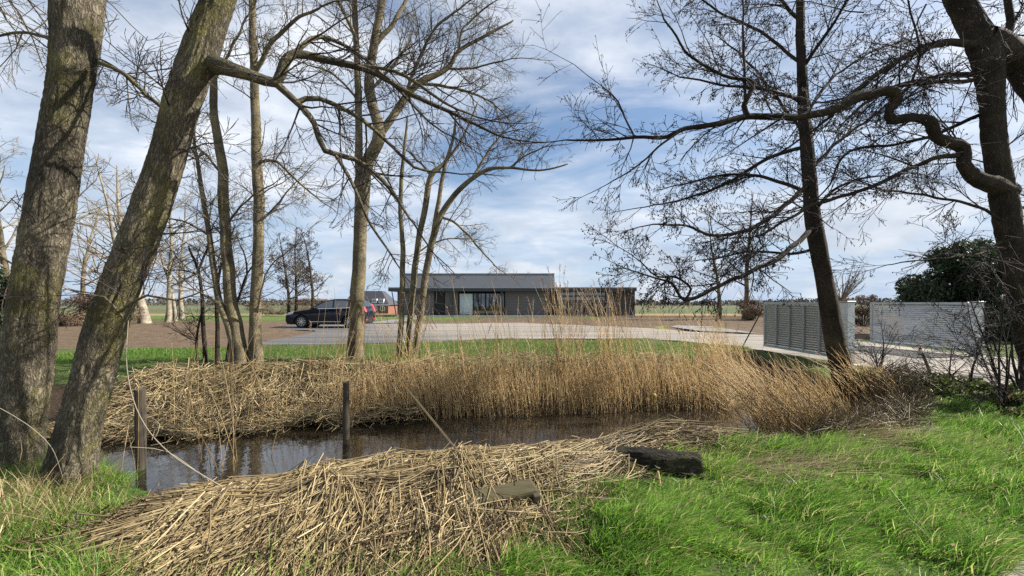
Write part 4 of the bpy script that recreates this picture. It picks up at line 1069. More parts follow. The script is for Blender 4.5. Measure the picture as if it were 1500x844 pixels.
def bank_pts(n, x0, x1, o0, o1):
    x = rn.uniform(x0, x1, n); return x, np.interp(x, FX, FY) + rn.uniform(o0, o1, n)


x, y = bank_pts(3600, -7.5, -2.0, -.15, 2.3); lay(tb, x, y, rn.normal(0, .75, len(x)), rn.uniform(.3, 1.1, len(x)), bank_top, 11, val(len(x), .56, .26), .0072, curve=.5, endlift=.07)
x, y = bank_pts(1800, -6.5, -1.6, -.25, 1.2); lay(tb, x, y, R(-62) + rn.normal(0, .5, len(x)), rn.uniform(.3, .8, len(x)), bank_top, 12, val(len(x), .58, .25), .0068, curve=.4, endlift=.05)
x, y = bank_pts(1200, -3.5, 4, 1.2, 2.6); lay(tb, x, y, rn.normal(0, .8, len(x)), rn.uniform(.3, .8, len(x)), bank_top, 13, val(len(x), .6, .2), .005, curve=.4, endlift=.06)
x, y = bank_pts(3500, -7.5, 5.5, -.1, 1.8); lay(tb, x, y, rn.uniform(0, 6.28, len(x)), rn.uniform(.1, .4, len(x)), bank_top, 14, val(len(x), .2, .16), .0055, curve=.5, endlift=.05)
ob = tb.build('flattened_reeds', M['straw']); tag(ob, 'tangle of flattened pale reeds on the far bank', 'cut reeds', None, 'stuff')

# brown tangle right of the alder
tb = Tubes(); rn = np.random.default_rng(603)
n = 3800; px = rn.uniform(1128, 1350, n); d = rn.uniform(4.5, 7.4, n)
x = (px - HX) / F * d; y = d
k = (y > 4.3 + .12 * (x - 2.7)); x, y = x[k], y[k]; n = len(x)
lay(tb, x, y, rn.uniform(0, 6.28, n), rn.uniform(.12, .6, n), lambda a, b_, o: np.maximum(H(a, b_), -.6) + (.08 + .5 * np.clip(.45 + 1.2 * fbm(a * 1.1, b_ * 1.1, 3), 0, 1) * np.clip((a - 2.5) / 1.5, .2, 1)) * o, 15, val(n, .33, .18), .0045, curve=.7, endlift=.12)
ob = tb.build('dead_stem_tangle', M['straw']); tag(ob, 'brown tangle of dead stems below the alder', 'dead stems', None, 'stuff')


# grass ------------------------------------------------------------------------
def turf(n, xy, hmin, hmax, wid, lean, seed, dryshare=.06, cl=2.2):
    rn = np.random.default_rng(seed); x, y = xy(rn, n)
    cf = fbm(x * cl, y * cl, 3)
    keep = rn.random(len(x)) < np.clip(.75 + 2.0 * cf, .22, 1)
    x, y, cf = x[keep], y[keep], cf[keep]; n = len(x)
    z = H(x, y) - .01
    ln = rn.uniform(hmin, hmax, n) * np.clip(1 + 2.4 * cf, .35, 1.9)
    c2 = fbm(x * 1.2 + 60, y * 1.2, 2)
    a = np.stack([lean[0] + rn.normal(0, .38, n) + c2 * .7, lean[1] + rn.normal(0, .38, n) + cf * .6, np.ones(n)], 1); a /= np.linalg.norm(a, axis=1, keepdims=True)
    bd = np.stack([lean[0] * .9 + rn.normal(0, .22, n), lean[1] * .9 + rn.normal(0, .22, n), rn.uniform(-.5, -.1, n)], 1)
    v = np.clip(rn.normal(.5, .2, n) + .5 * c2, 0, .88)
    dry = rn.random(n) < dryshare; v[dry] = rn.uniform(.9, 1.1, dry.sum())
    return blades(np.stack([x, y, z], 1), a, ln, wid * rn.uniform(.6, 1.3, n), bd, v, 3, None, rn)


def near_xy(rn, n):
    d = 1.9 + (6.2 - 1.9) * rn.random(n) ** 1.25
    px = rn.uniform(560, 1620, n); x = (px - HX) / F * d; y = d
    ry = np.interp(x, RX, RY); wn = np.interp(x, RX, RWN)
    ok = (y > path_edge(x) + .1 * rn.random(n)) & (y < np.interp(x, [-2, 0, 2, 3, 4.5, 7], [3.2, 3.6, 4.3, 4.75, 5.3, 6.2]) + .1 * rn.normal(0, 1, n))
    ok &= ~((x > .85) & (x < 1.75) & (y > 3.52) & (y < 4.0) & (rn.random(n) < .8))
    ok &= (y < ry - wn * .72 + .2 * rn.normal(0, 1, n)) | (x > 2.6)
    return x[ok], y[ok]


def left_xy(rn, n):
    d = rn.uniform(2.0, 4.1, n); px = rn.uniform(-60, 190, n); x = (px - HX) / F * d
    ok = np.hypot((x + 1.9) / 1.2, (d - 2.7) / .7) > .68
    return x[ok], d[ok]


def under_xy(rn, n):
    x = rn.uniform(-2.2, 2.2, n); y = rn.uniform(1.9, 3.4, n); ok = rn.random(n) < np.clip((2.42 - y) / .4, .05, 1)
    return x[ok], y[ok]


s1 = turf(235000, near_xy, .06, .19, .0064, (.30, -.16), 701, .09, 2.6)
s2 = turf(26000, left_xy, .06, .18, .0045, (.1, 0), 702, .18)
s3 = turf(9000, under_xy, .1, .26, .0048, (.2, -.1), 703, .1)
tag(blades_obj('grass', [s1, s2, s3], M['grass']), 'long bright green grass blown over on the near bank', 'grass', None, 'stuff')


def far_xy(rn, n):
    x = rn.uniform(-13, 7.6, n); y0 = np.interp(x, FX, FY) + np.interp(x, [-6, -3, 2], [2.2, 2.2, 2.0])
    y1 = np.interp(x, [-13, -9, -8, -3.7, 0, 5.4, 7], [13.0, 13.5, 14.5, 15.3, 16.8, 16.7, 14.5])
    y = y0 + (y1 - y0) * rn.random(n) ** 1.2
    return x, y


def dam_xy(rn, n):
    y = rn.uniform(5.0, 9.5, n); x = rn.uniform(0, 1, n) * 3 + 6.3 + (y - 7) * .2
    ok = (x < np.interp(y, [5, 7.9, 9.6], [9.6, 8.75, 8.2])) & (x > 6.4)
    return x[ok], y[ok]


f1 = turf(60000, far_xy, .05, .13, .011, (.12, -.05), 704, .05, 1.1)
f2 = turf(9000, dam_xy, .04, .12, .008, (.1, -.05), 705, .05, 1.6)


def tuft_xy(rn, n):
    c = np.array([(-3.0, 10.2), (-2.6, 10.0), (-1.2, 10.9), (-3.4, 9.7)]); i = rn.integers(0, 4, n); return c[i, 0] + rn.normal(0, .18, n), c[i, 1] + rn.normal(0, .12, n)


f3 = turf(2500, tuft_xy, .15, .4, .008, (0, 0), 706, .3)
tag(blades_obj('bank_grass', [f1, f2, f3], M['lawn']), 'short green grass strip between the reeds and driveway', 'grass', None, 'stuff')


def strawtuft_xy(rn, n):
    c = np.array([(-3.75, 3.0), (-3.4, 3.1), (-3.1, 2.8), (-3.9, 2.6), (-3.2, 2.4)]); i = rn.integers(0, 5, n); return c[i, 0] + rn.normal(0, .16, n), c[i, 1] + rn.normal(0, .14, n)


d1 = turf(1100, strawtuft_xy, .15, .4, .005, (.05, 0), 707, 0)


def fade_xy(rn, n):
    t = rn.random(n); x = 1.9 + 2.1 * t + rn.normal(0, .14, n); y = 3.75 + .62 * t + rn.normal(0, .2, n); return x, y


d2 = turf(2400, fade_xy, .15, .4, .005, (.55, -.35), 708, 0)
d2 = (d2[0], d2[1], np.clip(d2[2] + .4, 0, 1), d2[3])
tag(blades_obj('dry_grass', [d1, d2], M['straw']), 'bleached dry grass by the mossy trunk and along the lawn edge', 'dry grass', None, 'stuff')

rn = np.random.default_rng(720); n = 420; x = rn.uniform(-3.4, 5.5, n); y = path_edge(x) + .1 + (4.6 - path_edge(x)) * rn.random(n); az = rn.uniform(0, 6.28, n)
lv_ = blades(np.stack([x, y, H(x, y) + rn.uniform(.02, .09, n)], 1), np.stack([np.cos(az), np.sin(az), rn.uniform(-.3, .5, n)], 1), rn.uniform(.025, .05, n), rn.uniform(.014, .028, n), rn.normal(0, .3, (n, 3)), rn.uniform(.0, .38, n), 3, None, rn)
tag(blades_obj('fallen_leaves', [lv_], M['straw']), 'scattered brown fallen leaves in the near grass', 'leaves', None, 'stuff')

# ------------------------------------------------------------------ small things by the pond
def post(label, px, d, top_py, w, seed, tilt):
    x, y = at(px, d); zb = h1(x, y) - .1; zt = CAM_H - (top_py - HY) / F * d
    rn = random.Random(seed); bm = BM(); n = 12; prof = []
    rings = []
    for i in range(7):
        t = i / 6; r = w * .5 * (1 + .08 * rn.uniform(-1, 1))
        rings.append([bm.b.verts.new((x + tilt * (zt - zb) * t + r * math.cos(a) * (1 + .1 * rn.uniform(-1, 1)), y + r * math.sin(a), zb + (zt - zb) * t + (.02 * rn.uniform(-1, 1) if i == 6 else 0))) for a in [6.283 * k / n for k in range(n)]])
    for i in range(6):
        for k in range(n): bm.b.faces.new((rings[i][k], rings[i][(k + 1) % n], rings[i + 1][(k + 1) % n], rings[i + 1][k]))
    bm.b.faces.new(rings[-1])
    return tag(bm.obj('mooring_post', M['old_wood'], None, 0, False), label, 'post', 'old wooden posts in the pond')


post('weathered wooden post in the water beside the leaning thick trunk', 207, 5.15, 571, .115, 1, -.01)
post('blackened wooden post in the pond in front of the forked tree', 507, 6.3, 560, .095, 2, .0)

root = thing('bramble_shoot', 'thin pale arching shoots in front of the leaning thick trunk', 'shoot', W(330, 716, 3.05))
for path in ([(188, 470, 3.0, 1.10), (186, 540, 2.9, 1.50), (205, 610, 2.85, 1.70), (250, 665, 2.9, 1.80), (330, 716, 3.05, 2.00)], [(228, 640, 2.86, 1.00), (234, 622, 2.9, 1.20), (222, 612, 2.95, 0.80)],
             [(0, 598, 2.7, 1.50), (40, 622, 2.75, 1.50), (75, 655, 2.8, 1.50), (92, 700, 2.95, 1.50)], [(190, 655, 2.75, 1.00), (245, 662, 2.9, 1.30), (300, 700, 3.0, 1.50)]):
    pts, rad = catmull(ctrl(path), .06); t_ = Tubes(); t_.add(pts, rad, 6, .8); t_.build('stem', M['twig_pale'], root, root.location)
for lab, path in (('brown reed stalk slanting out of the pond in mid water', [(588, 560, 5.0, 2), (625, 605, 5.0, 3.5), (668, 658, 5.0, 4)]), ('pale bent reed stalk standing in front of the dark log', [(964, 690, 3.5, 2.4), (968, 715, 3.45, 3), (973, 760, 3.4, 3)])):
    pts, rad = catmull(ctrl(path), .06); t_ = Tubes(); t_.add(pts, rad, 6, .75); tag(t_.build('reed_stalk', M['reed'], None), lab, 'reed stalk')

# dark log lying on the heap
rn = random.Random(4); pts = [W(890, 673, 3.95), W(930, 677, 3.87), W(970, 681, 3.79), W(1005, 684, 3.73), W(1026, 686, 3.7)]
root = thing('log', 'short dark rotten log lying at the end of the cut reeds', 'log', pts[2])
pp, rr = catmull([(p, .112) for i, p in enumerate(pts)], .03)
trunk_mesh('log_bark', pp, rr, M['log_wood'], root, pts[2], 56, .02, 6, [(pts[1] + V((0, -.1, .05)), .05, -.025), (pts[3] + V((.02, -.1, .06)), .06, -.03), (pts[4] + V((.02, -.05, -.06)), .07, -.04)], 0)
# mossy timber beam
root = thing('timber_beam', 'mossy squared timber edging half buried under the cut reeds', 'beam', (0.02, 3.0, 0))
bm = BM(); Mx = Matrix.Rotation(R(17), 4, 'Z') @ Matrix.Rotation(R(-5), 4, 'Y') @ Matrix.Rotation(R(6), 4, 'X')
bm.box(-.46, .17, -.08, .10, -.1, .145, Mx); o = bm.obj('plank', M['moss_wood'], root, .022, False, 2)
bm = BM(); bm.box(.11, .165, -.125, -.082, -.12, .13, Mx); bm.obj('stake', M['old_wood'], root, .006)
# retaining boards at the dam
b_ = BM(); A = V((7.02, 12.9, 0)); B = V((6.12, 8.8, 0)); dv = (B - A).normalized(); ang = math.atan2(dv.y, dv.x)
root = thing('retaining_wall', 'dark timber bank boarding under the left gate leaf', 'wall', A, ang)
for k in range(3):
    bm = BM(); bm.box(0, (B - A).length, -.03, .03, -.62 + .215 * k, -.41 + .215 * k); bm.obj('board', M['old_wood'], root, .006)
for k in range(5):
    bm = BM(); x_ = .15 + k * .95; bm.box(x_, x_ + .09, -.13, -.035, -.8, .02); bm.obj('stake', M['old_wood'], root, .008)
# red white stake
x, y = at(1364, 8.6); root = thing('marker_stake', 'leaning brown marker stake with a white and red top', 'stake', (x, y, 0), 0)
top = V((-.24, 0, .56)); bm = BM(); bm.cyl((.03, 0, -.1), top * .8, .028, .026, 10); bm.obj('stake', M['brown_stake'], root)
bm = BM(); bm.cyl(top * .8, top * .93, .034, .034, 10); bm.obj('white_band', M['white_paint'], root)
bm = BM(); bm.cyl(top * .93, top, .03, .026, 10); bm.obj('cap', M['rust_red'], root)
# yellow float
x, y = at(958, 7.85); bm = BM(); r_ = bmesh.ops.create_uvsphere(bm.b, u_segments=18, v_segments=12, radius=.048)
for v in bm.b.verts: v.co.z *= .9; v.co += V((x, y, -.28)); v.co += mnoise.noise_vector(v.co * 9) * .006
tag(bm.obj('ball', M['yellow'], None, 0, True), 'faded yellow ball caught among the reeds at the water', 'ball')

# ------------------------------------------------------------------ gate
def gate_leaf(label, hinge, end, dark, nst, gap):
    hinge = V(hinge); end = V(end); v = end - hinge; Ln = v.length
    root = thing('gate_leaf', label, 'gate', (hinge.x, hinge.y, 0), math.atan2(v.y, v.x), 'open gate leaves')
    z0, z1 = .12, 1.5
    bm = BM(); t = .035
    bm.box(0.16, Ln, -t, t, z1 - .07, z1); bm.box(.16, Ln, -t, t, z0, z0 + .08); bm.box(.16, .23, -t, t, z0 + .081, z1 - .071); bm.box(Ln - .07, Ln, -t, t, z0 + .081, z1 - .071)
    bm.obj('frame', M['galv'], root, .006)
    bm = BM(); n = 19; h = (z1 - z0 - .17) / n
    for k in range(n):
        z = z0 + .085 + k * h
        Mm = Matrix.Translation((0, 0, z + h / 2)) @ Matrix.Rotation(R(24 if not dark else -28), 4, 'X')
        bm.box(.235, Ln - .075, -.008, .008, -h * gap / 2, h * gap / 2, Mm)
    bm.obj('louvre_panel', M['louvre_dark'] if dark else M['louvre'], root)
    for k in range(nst):
        x_ = .23 + (Ln - .3) * (k + 1) / (nst + 1); bm = BM(); bm.box(x_ - .03, x_ + .03, -.07 if not dark else .022, -.024 if not dark else .07, z0 + .09, z1 - .08); bm.obj('stile', M['galv'] if not dark else M['louvre_dark'], root, .004)
    bm = BM(); bm.cyl((.1, 0, .35), (.1, 0, .5), .025); bm.box(.1, .16, -.02, .02, .4, .45); bm.obj('hinge', M['galv'], root)
    bm = BM(); bm.cyl((.1, 0, 1.2), (.1, 0, 1.35), .025); bm.box(.1, .16, -.02, .02, 1.25, 1.3); bm.obj('hinge', M['galv'], root)
    return root


lp, le = V((8.05, 9.85, 0)), V((7.95, 12.9, 0))
rp, re = V((12.75, 11.25, 0)), V((12.3, 14.05, 0))
lg = gate_leaf('open left gate leaf with dark louvres and vertical stiles', lp, le, True, 4, 1.0)
bm = BM(); bm.cyl((3.05, .05, 1.3), (3.5, .45, .02), .018, seg=8); bm.obj('brace', M['black'], lg)
rg = gate_leaf('open right gate leaf with pale closed louvres', rp, re, False, 0, .82)
for lab, p in (('square galvanised gate post behind the alder trunk', lp), ('square galvanised gate post by the gnarled tree', rp)):
    root = thing('gate_post', lab, 'post', (p.x, p.y, 0), R(10), 'gate posts')
    bm = BM(); bm.box(-.11, .11, -.11, .11, -.2, 1.5); bm.obj('shaft', M['post_galv'], root, .012)
    bm = BM(); bm.box(-.125, .125, -.125, .125, 1.5015, 1.53); bm.obj('cap', M['galv'], root, .006)
    bm = BM(); bm.box(-.17, .17, -.17, .17, .0, .02); bm.obj('base_plate', M['galv'], root, .004)

# ------------------------------------------------------------------ low house
def house():
    Yf = 43.0
    root = thing('low_house', 'long low dark timber house with a grey metal roof', 'house', (0, Yf, 0))
    X0, X1, XR0, XR1 = -13.0, 13.1, -11.6, 4.55
    ze, zf = 3.08, 2.66
    def part(name, mat, *boxes, bevel=0, parent=root):
        bm = BM()
        for b in boxes: bm.box(*b)
        return bm.obj(name, mat, parent, bevel)
    part('plinth', M['concrete'], (X0 + 1, X1 + .03, .57, 8, -.15, .12))
    part('roof_slab', M['fascia'], (X0, X1, .15, 8.2, zf + .002, ze - .02))
    part('fascia', M['fascia'], (X0 - .02, X1 + .02, .08, .147, zf, ze))
    part('gutter', M['galv'], (X0 - .02, X1 + .02, .03, .077, ze - .09, ze + .012))
    # pitched metal roof with standing seams
    bm = BM(); bm.prism([(.35, ze - .01), (1.05, 4.56), (4.0, 4.6), (8.0, ze - .01)], 'x', XR0, XR1); rf = bm.obj('roof', M['metal_roof'], root)
    part('ridge_cap', M['galv'], (XR0 - .05, XR1 + .05, 1.0, 1.12, 4.566, 4.62), parent=rf)
    part('verge', M['fascia'], (XR1 + .002, XR1 + .06, .34, 1.0, ze, ze + .09), parent=rf)
    # back volume
    part('wall', M['black'], (X0 + 1.05, X1 - .05, 1.4, 7.8, .125, zf - .005))
    # front cladding: planks
    def clad(x0, x1, mat, y=.62, name='cladding'):
        bm = BM(); n = 13; h = (zf - .13) / n
        for k in range(n): bm.box(x0, x1, y, y + .045, .125 + k * h + .006, .125 + (k + 1) * h - .012)
        bm.box(x0 + .01, x1 - .01, y + .05, y + .3, .126, zf - .008)
        return bm.obj(name, mat, root)
    s = lambda px: (px - HX) / F * (Yf + .62)
    clad(s(583), s(618), M['grey_wood']); clad(s(619.5), s(636), M['grey_wood']); clad(s(652), s(661), M['grey_wood']); clad(s(662.5), s(671), M['grey_wood'])
    clad(s(740), s(803), M['grey_wood']); clad(s(811), s(818), M['black_wood']); clad(s(898), s(X1 * F / 43.62 + HX), M['black_wood'])
    part('door', M['black'], (s(637), s(651), .75, .8, .13, zf - .02))
    # glazed front
    gx0, gx1 = s(672), s(739)
    w = part('window', M['black'], (gx0, gx0 + .09, .6, .72, .13, 2.5), (gx1 - .09, gx1, .6, .72, .13, 2.5), (gx0 + .091, gx1 - .091, .6, .72, 2.42, 2.5), (gx0 + .091, gx1 - .091, .6, .72, .13, .2),
             (s(692.5), s(694), .6, .72, .201, 2.419), (s(710), s(712.5), .6, .72, .201, 2.419))
    part('pane', M['clear_glass'], (gx0 + .09, s(692.5), .655, .665, .2, 2.42), parent=w)
    part('pane', M['glass'], (s(694), s(710), .655, .665, .2, 2.42), parent=w); part('pane', M['glass'], (s(712.5), gx1 - .09, .655, .665, .2, 2.42), parent=w)
    bm = BM()
    for k in range(9):
        x_ = s(679.5) + k * (s(692) - s(679.5)) / 9; bm.cyl((x_ + .05, .95, .15), (x_ + .05, .95, 2.45), .065, seg=10)
    bm.obj('curtain', M['curtain'], w)
    # slatted bay
    lb = clad(s(819), s(886), M['grey_wood'], .8, 'slatted_wall')
    for k in range(6):
        x_ = s(819 + k * 12.5); part('mullion', M['black'], (x_ - .04, x_ + .04, .7, .78, .13, zf - .01))
    for z in (2.25, 1.75):
        part('window', M['glass'], (s(820), s(887), .784, .796, z, z + .3))
    part('side_door', M['grey_wood'], (s(887.5), s(897), .63, .68, .13, zf - .02), bevel=.01)
    for px in (662, 735, 807.5):
        x_ = s(px); part('column', M['fascia'], (x_ - .09, x_ + .09, .2, .38, -.1, zf - .001))
    x_ = s(585); part('column', M['fascia'], (x_ - .09, x_ + .09, .2, .38, -.1, zf - .001))
    bm = BM(); bm.cyl((X0 + .3, .3, zf), (X0 + .75, .4, 0), .05, seg=8); bm.obj('downpipe', M['fascia'], root)
    part('terrace', M['concrete'], (X0 + 1, X1 - 5, -1.4, .565, -.1, .1))
    part('step', M['brown_stake'], (s(822), s(872), -.9, -.3, .0, .28))
    return root


house()

# brick cottage behind the car
bx, by = at(541, 100); zb = h1(bx, by)
root = thing('brick_cottage', 'small brick cottage with a dark roof and white windows', 'house', (bx, by, zb))
bm = BM(); bm.box(-6, 4.6, 0, 8, -.2, 2.1); bm.obj('wall', M['brick'], root)
bm = BM(); bm.prism([(-.4, 2.1), (8.4, 2.1), (5.4, 5.6), (2.6, 5.6)], 'x', -6.4, 5.0, lambda x, y, z: (x if z < 3 else x * .62 - .9, y, z)); bm.obj('roof', M['tile'], root)
bm = BM(); bm.box(-6.4, 5.0, -.46, -.42, 2.0, 2.2); bm.obj('gutter', M['white_paint'], root)
for x0 in (-4.2, -1.4, 1.4, 3.2):
    bm = BM(); bm.box(x0 - .55, x0 + .55, -.06, -.005, .75, 1.75); w = bm.obj('window', M['white_paint'], root)
    bm = BM(); bm.box(x0 - .42, x0 - .05, -.07, -.062, .85, 1.65); bm.box(x0 + .05, x0 + .42, -.07, -.062, .85, 1.65); bm.obj('pane', M['glass'], w)
for x0 in (-3.2, 1.2, 2.9):
    bm = BM(); bm.box(x0 - .6, x0 + .6, .0, 2.2, 2.55, 3.6); dm = bm.obj('dormer', M['white_paint'], root)
    bm = BM(); bm.box(x0 - .45, x0 - .05, -.02, -.004, 2.7, 3.45); bm.box(x0 + .05, x0 + .45, -.02, -.004, 2.7, 3.45); bm.obj('pane', M['glass'], dm)
bm = BM(); bm.box(-3.9, -3.2, 3.6, 4.3, 5.2, 6.5); bm.obj('chimney', M['brick'], root)


# ------------------------------------------------------------------ car
def car():
    root = thing('parked_car', 'dark navy estate car parked on the yard facing left', 'car', (-10.83, 24.65, .012))
    hw = .94

    def arc(cx, r, a0, a1, n=12): return [(cx + r * math.cos(R(a0 + (a1 - a0) * i / n)), .35 + r * math.sin(R(a0 + (a1 - a0) * i / n))) for i in range(n + 1)]
    low = [(-2.22, .22), (-2.33, .40), (-2.33, .62), (-2.27, .78), (-2.12, .87), (-1.75, .97), (-1.35, 1.03), (-.98, 1.08), (.2, 1.13), (1.4, 1.17), (2.05, 1.19), (2.24, 1.12), (2.31, .95), (2.33, .6), (2.28, .36), (2.12, .26), (1.84, .26)]
    low += arc(1.39, .44, -11, 191)[0:] + [(.93, .24), (.2, .22), (-.92, .24)] + arc(-1.38, .44, -11, 191) + [(-1.85, .22)]
    bm = BM()

    def shape(x, y, z):
        k = 1 - .10 * max(0, (abs(x) - 1.7) / .63) ** 2 - .04 * max(0, (z - .8)) - .05 * max(0, .45 - z)
        return (x, y * k, z)
    A = {}
    ys = [-hw, -hw + .07, 0, hw - .07, hw]
    # skin between stations, with the profile pulled in near the sides for a rounded shoulder
    cols = []
    for y in ys:
        e = abs(y) >= hw - 1e-6
        cols.append([bm.b.verts.new(shape(x, y, z - (.035 if e and z > .9 else 0))) for x, z in low])
    n = len(low)
    for c in range(len(ys) - 1):
        for i in range(n): bm.b.faces.new((cols[c][i], cols[c + 1][i], cols[c + 1][(i + 1) % n], cols[c][(i + 1) % n]))
    bm.b.faces.new(cols[0]); bm.b.faces.new(cols[-1][::-1])
    # greenhouse
    gh = [(-1.02, 1.05), (-.62, 1.30), (-.18, 1.53), (.15, 1.63), (.6, 1.69), (1.1, 1.69), (1.6, 1.63), (1.98, 1.52), (2.2, 1.22), (2.2, 1.12)]

    def tap(y, z): return y * (1 - .30 * max(0, z - 1.08))
    cols = [[bm.b.verts.new((x, tap(y, z), z - (.03 if abs(y) > .8 and z > 1.25 else 0))) for x, z in gh] for y in (-hw + .05, -hw + .16, 0, hw - .16, hw - .05)]
    n = len(gh)
    for c in range(4):
        for i in range(n - 1): bm.b.faces.new((cols[c][i], cols[c + 1][i], cols[c + 1][i + 1], cols[c][i + 1]))
    bm.b.faces.new(cols[0]); bm.b.faces.new(cols[-1][::-1])
    body = bm.obj('body', M['car_paint'], root, 0, False)
    me = body.data
    for p in me.polygons: p.use_smooth = len(p.vertices) == 4

    def side_panel(name, prof, mat, out=.012, parent=root):
        for sgn in (-1, 1):
            bm = BM(); vs = [bm.b.verts.new((x, sgn * (tap(hw - .05, z) + out), z)) for x, z in prof]; bm.b.faces.new(vs)
            r_ = bmesh.ops.extrude_face_region(bm.b, geom=bm.b.faces[:])
            for v in r_['geom']:
                if isinstance(v, bmesh.types.BMVert): v.co.y -= sgn * .02
            bm.obj(name, mat, parent)
    side_panel('side_window', [(-.72, 1.13), (-.2, 1.44), (.12, 1.54), (.40, 1.58), (.40, 1.16)], M['glass'])
    side_panel('side_window', [(.49, 1.16), (.49, 1.585), (.95, 1.595), (1.28, 1.56), (1.33, 1.19)], M['glass'])
    side_panel('side_window', [(1.41, 1.2), (1.37, 1.55), (1.65, 1.51), (1.92, 1.24)], M['glass'])
    side_panel('window_trim', [(-.8, 1.095), (-.8, 1.12), (.4, 1.15), (1.95, 1.21), (1.95, 1.18), (.4, 1.125)], M['chrome'], .02)
    # windscreen, rear screen
    for prof, nm in (([(-.97, 1.09), (-.22, 1.52)], 'windscreen'), ([(2.02, 1.49), (2.205, 1.23)], 'rear_window')):
        bm = BM(); (xa, za), (xb, zb_) = prof; o = .012; dx = -o if xa < 0 else o
        vs = [bm.b.verts.new(q) for q in ((xa + dx, -tap(.8, za), za + o), (xa + dx, tap(.8, za), za + o), (xb + dx, tap(.8, zb_), zb_ + o), (xb + dx, -tap(.8, zb_), zb_ + o))]
        bm.b.faces.new(vs); bm.obj(nm, M['glass'], root)
    for sgn in (-1, 1):
        bm = BM(); bm.box(-.9, .92, sgn * (hw - .02), sgn * (hw + .022), .345, .385); bm.obj('sill_trim', M['chrome'], root, .008)
        for x_ in (.28, 1.22):
            bm = BM(); bm.box(x_ - .1, x_ + .1, sgn * (hw - .025), sgn * (hw + .03), .93, .965); bm.obj('door_handle', M['car_paint'], root, .01)
        for x_ in (-.85, .44, 1.3):
            bm = BM(); bm.box(x_ - .006, x_ + .006, sgn * (hw - .02), sgn * (hw - .0), .42, 1.06); bm.obj('door_seam', M['black'], root)
        bm = BM(); bm.box(-.72, -.5, sgn * .96, sgn * 1.13, 1.08, 1.23); bm.obj('mirror', M['car_paint'], root, .04, True, 2)
        # lamps
        bm = BM(); bm.prism([(-2.29, .71), (-2.17, .865), (-1.82, .925), (-1.86, .80)], 'y', sgn * .60, sgn * .925, lambda x, y, z: (x - .01, y * (1 - .10 * max(0, (abs(x) - 1.7) / .63) ** 2) + sgn * .012, z + .012)); bm.obj('headlight', M['head'], root, .012)
        bm = BM(); bm.prism([(2.06, .92), (1.98, 1.1), (2.03, 1.42), (2.13, 1.38), (2.27, 1.13), (2.345, .92)], 'y', sgn * .62, sgn * .90); bm.obj('taillight', M['tail'], root, .02)
        bm = BM(); bm.box(2.27, 2.335, sgn * .5, sgn * .8, .44, .5); bm.obj('reflector', M['tail'], root, .008)
        bm = BM(); bm.cyl((.1, sgn * .62, 1.695), (1.6, sgn * .62, 1.66), .018, seg=8); bm.obj('roof_rail', M['chrome'], root)
    bm = BM(); bm.box(-2.355, -2.3, -.42, .42, .48, .72); bm.obj('grille', M['black'], root, .02)
    bm = BM(); bm.box(-2.1, 2.15, -hw + .1, hw - .1, .2, .5); bm.obj('underbody', M['black'], root)
    for x_ in (-1.38, 1.39):
        for sgn in (-1, 1):
            wr = .365; y0 = sgn * (hw - .23); y1 = sgn * (hw + .0)
            bm = BM(); bm.cyl((x_, sgn * (hw - .3), .365), (x_, sgn * (hw - .235), .365), .42, seg=24); bm.obj('wheel_arch', M['black'], root)
            bm = BM(); prof = [(wr - .11, y0), (wr - .03, y0), (wr, y0 + sgn * .03), (wr, y1 - sgn * .03), (wr - .03, y1), (wr - .11, y1 - sgn * .01)]
            k = 32; rings = [[bm.b.verts.new((x_ + r_ * math.cos(6.2832 * j / k), y, .365 + r_ * math.sin(6.2832 * j / k))) for j in range(k)] for r_, y in prof]
            for a in range(len(prof)):
                for j in range(k): bm.b.faces.new((rings[a][j], rings[a][(j + 1) % k], rings[(a + 1) % 6][(j + 1) % k], rings[(a + 1) % 6][j]))
            wh = bm.obj('wheel', M['rubber'], root, 0, True)
            bm = BM(); yc = y1 - sgn * .035
            for j in range(10):
                Mm = Matrix.Translation((x_, yc, .365)) @ Matrix.Rotation(6.2832 * j / 10, 4, 'Y'); bm.box(-.019, .019, -.012, .012, .04, wr - .1, Mm)
            bm.cyl((x_, yc - .02, .365), (x_, yc + .02, .365), .06, seg=16); bm.obj('rim', M['alloy'], wh)
            bm = BM(); bm.cyl((x_, yc - sgn * .05, .365), (x_, yc - sgn * .03, .365), wr - .1, seg=28); bm.obj('brake_disc', M['black'], wh)
            bm = BM()
            r0 = wr - .125; r1 = wr - .10
            for j in range(28):
                a0, a1 = 6.2832 * j / 28, 6.2832 * (j + 1) / 28
                q = [bm.b.verts.new((x_ + r_ * math.cos(a), yc + sgn * .012, .365 + r_ * math.sin(a))) for r_, a in ((r0, a0), (r1, a0), (r1, a1), (r0, a1))]; bm.b.faces.new(q)
            bm.obj('rim_edge', M['alloy'], wh)
    return root


car()

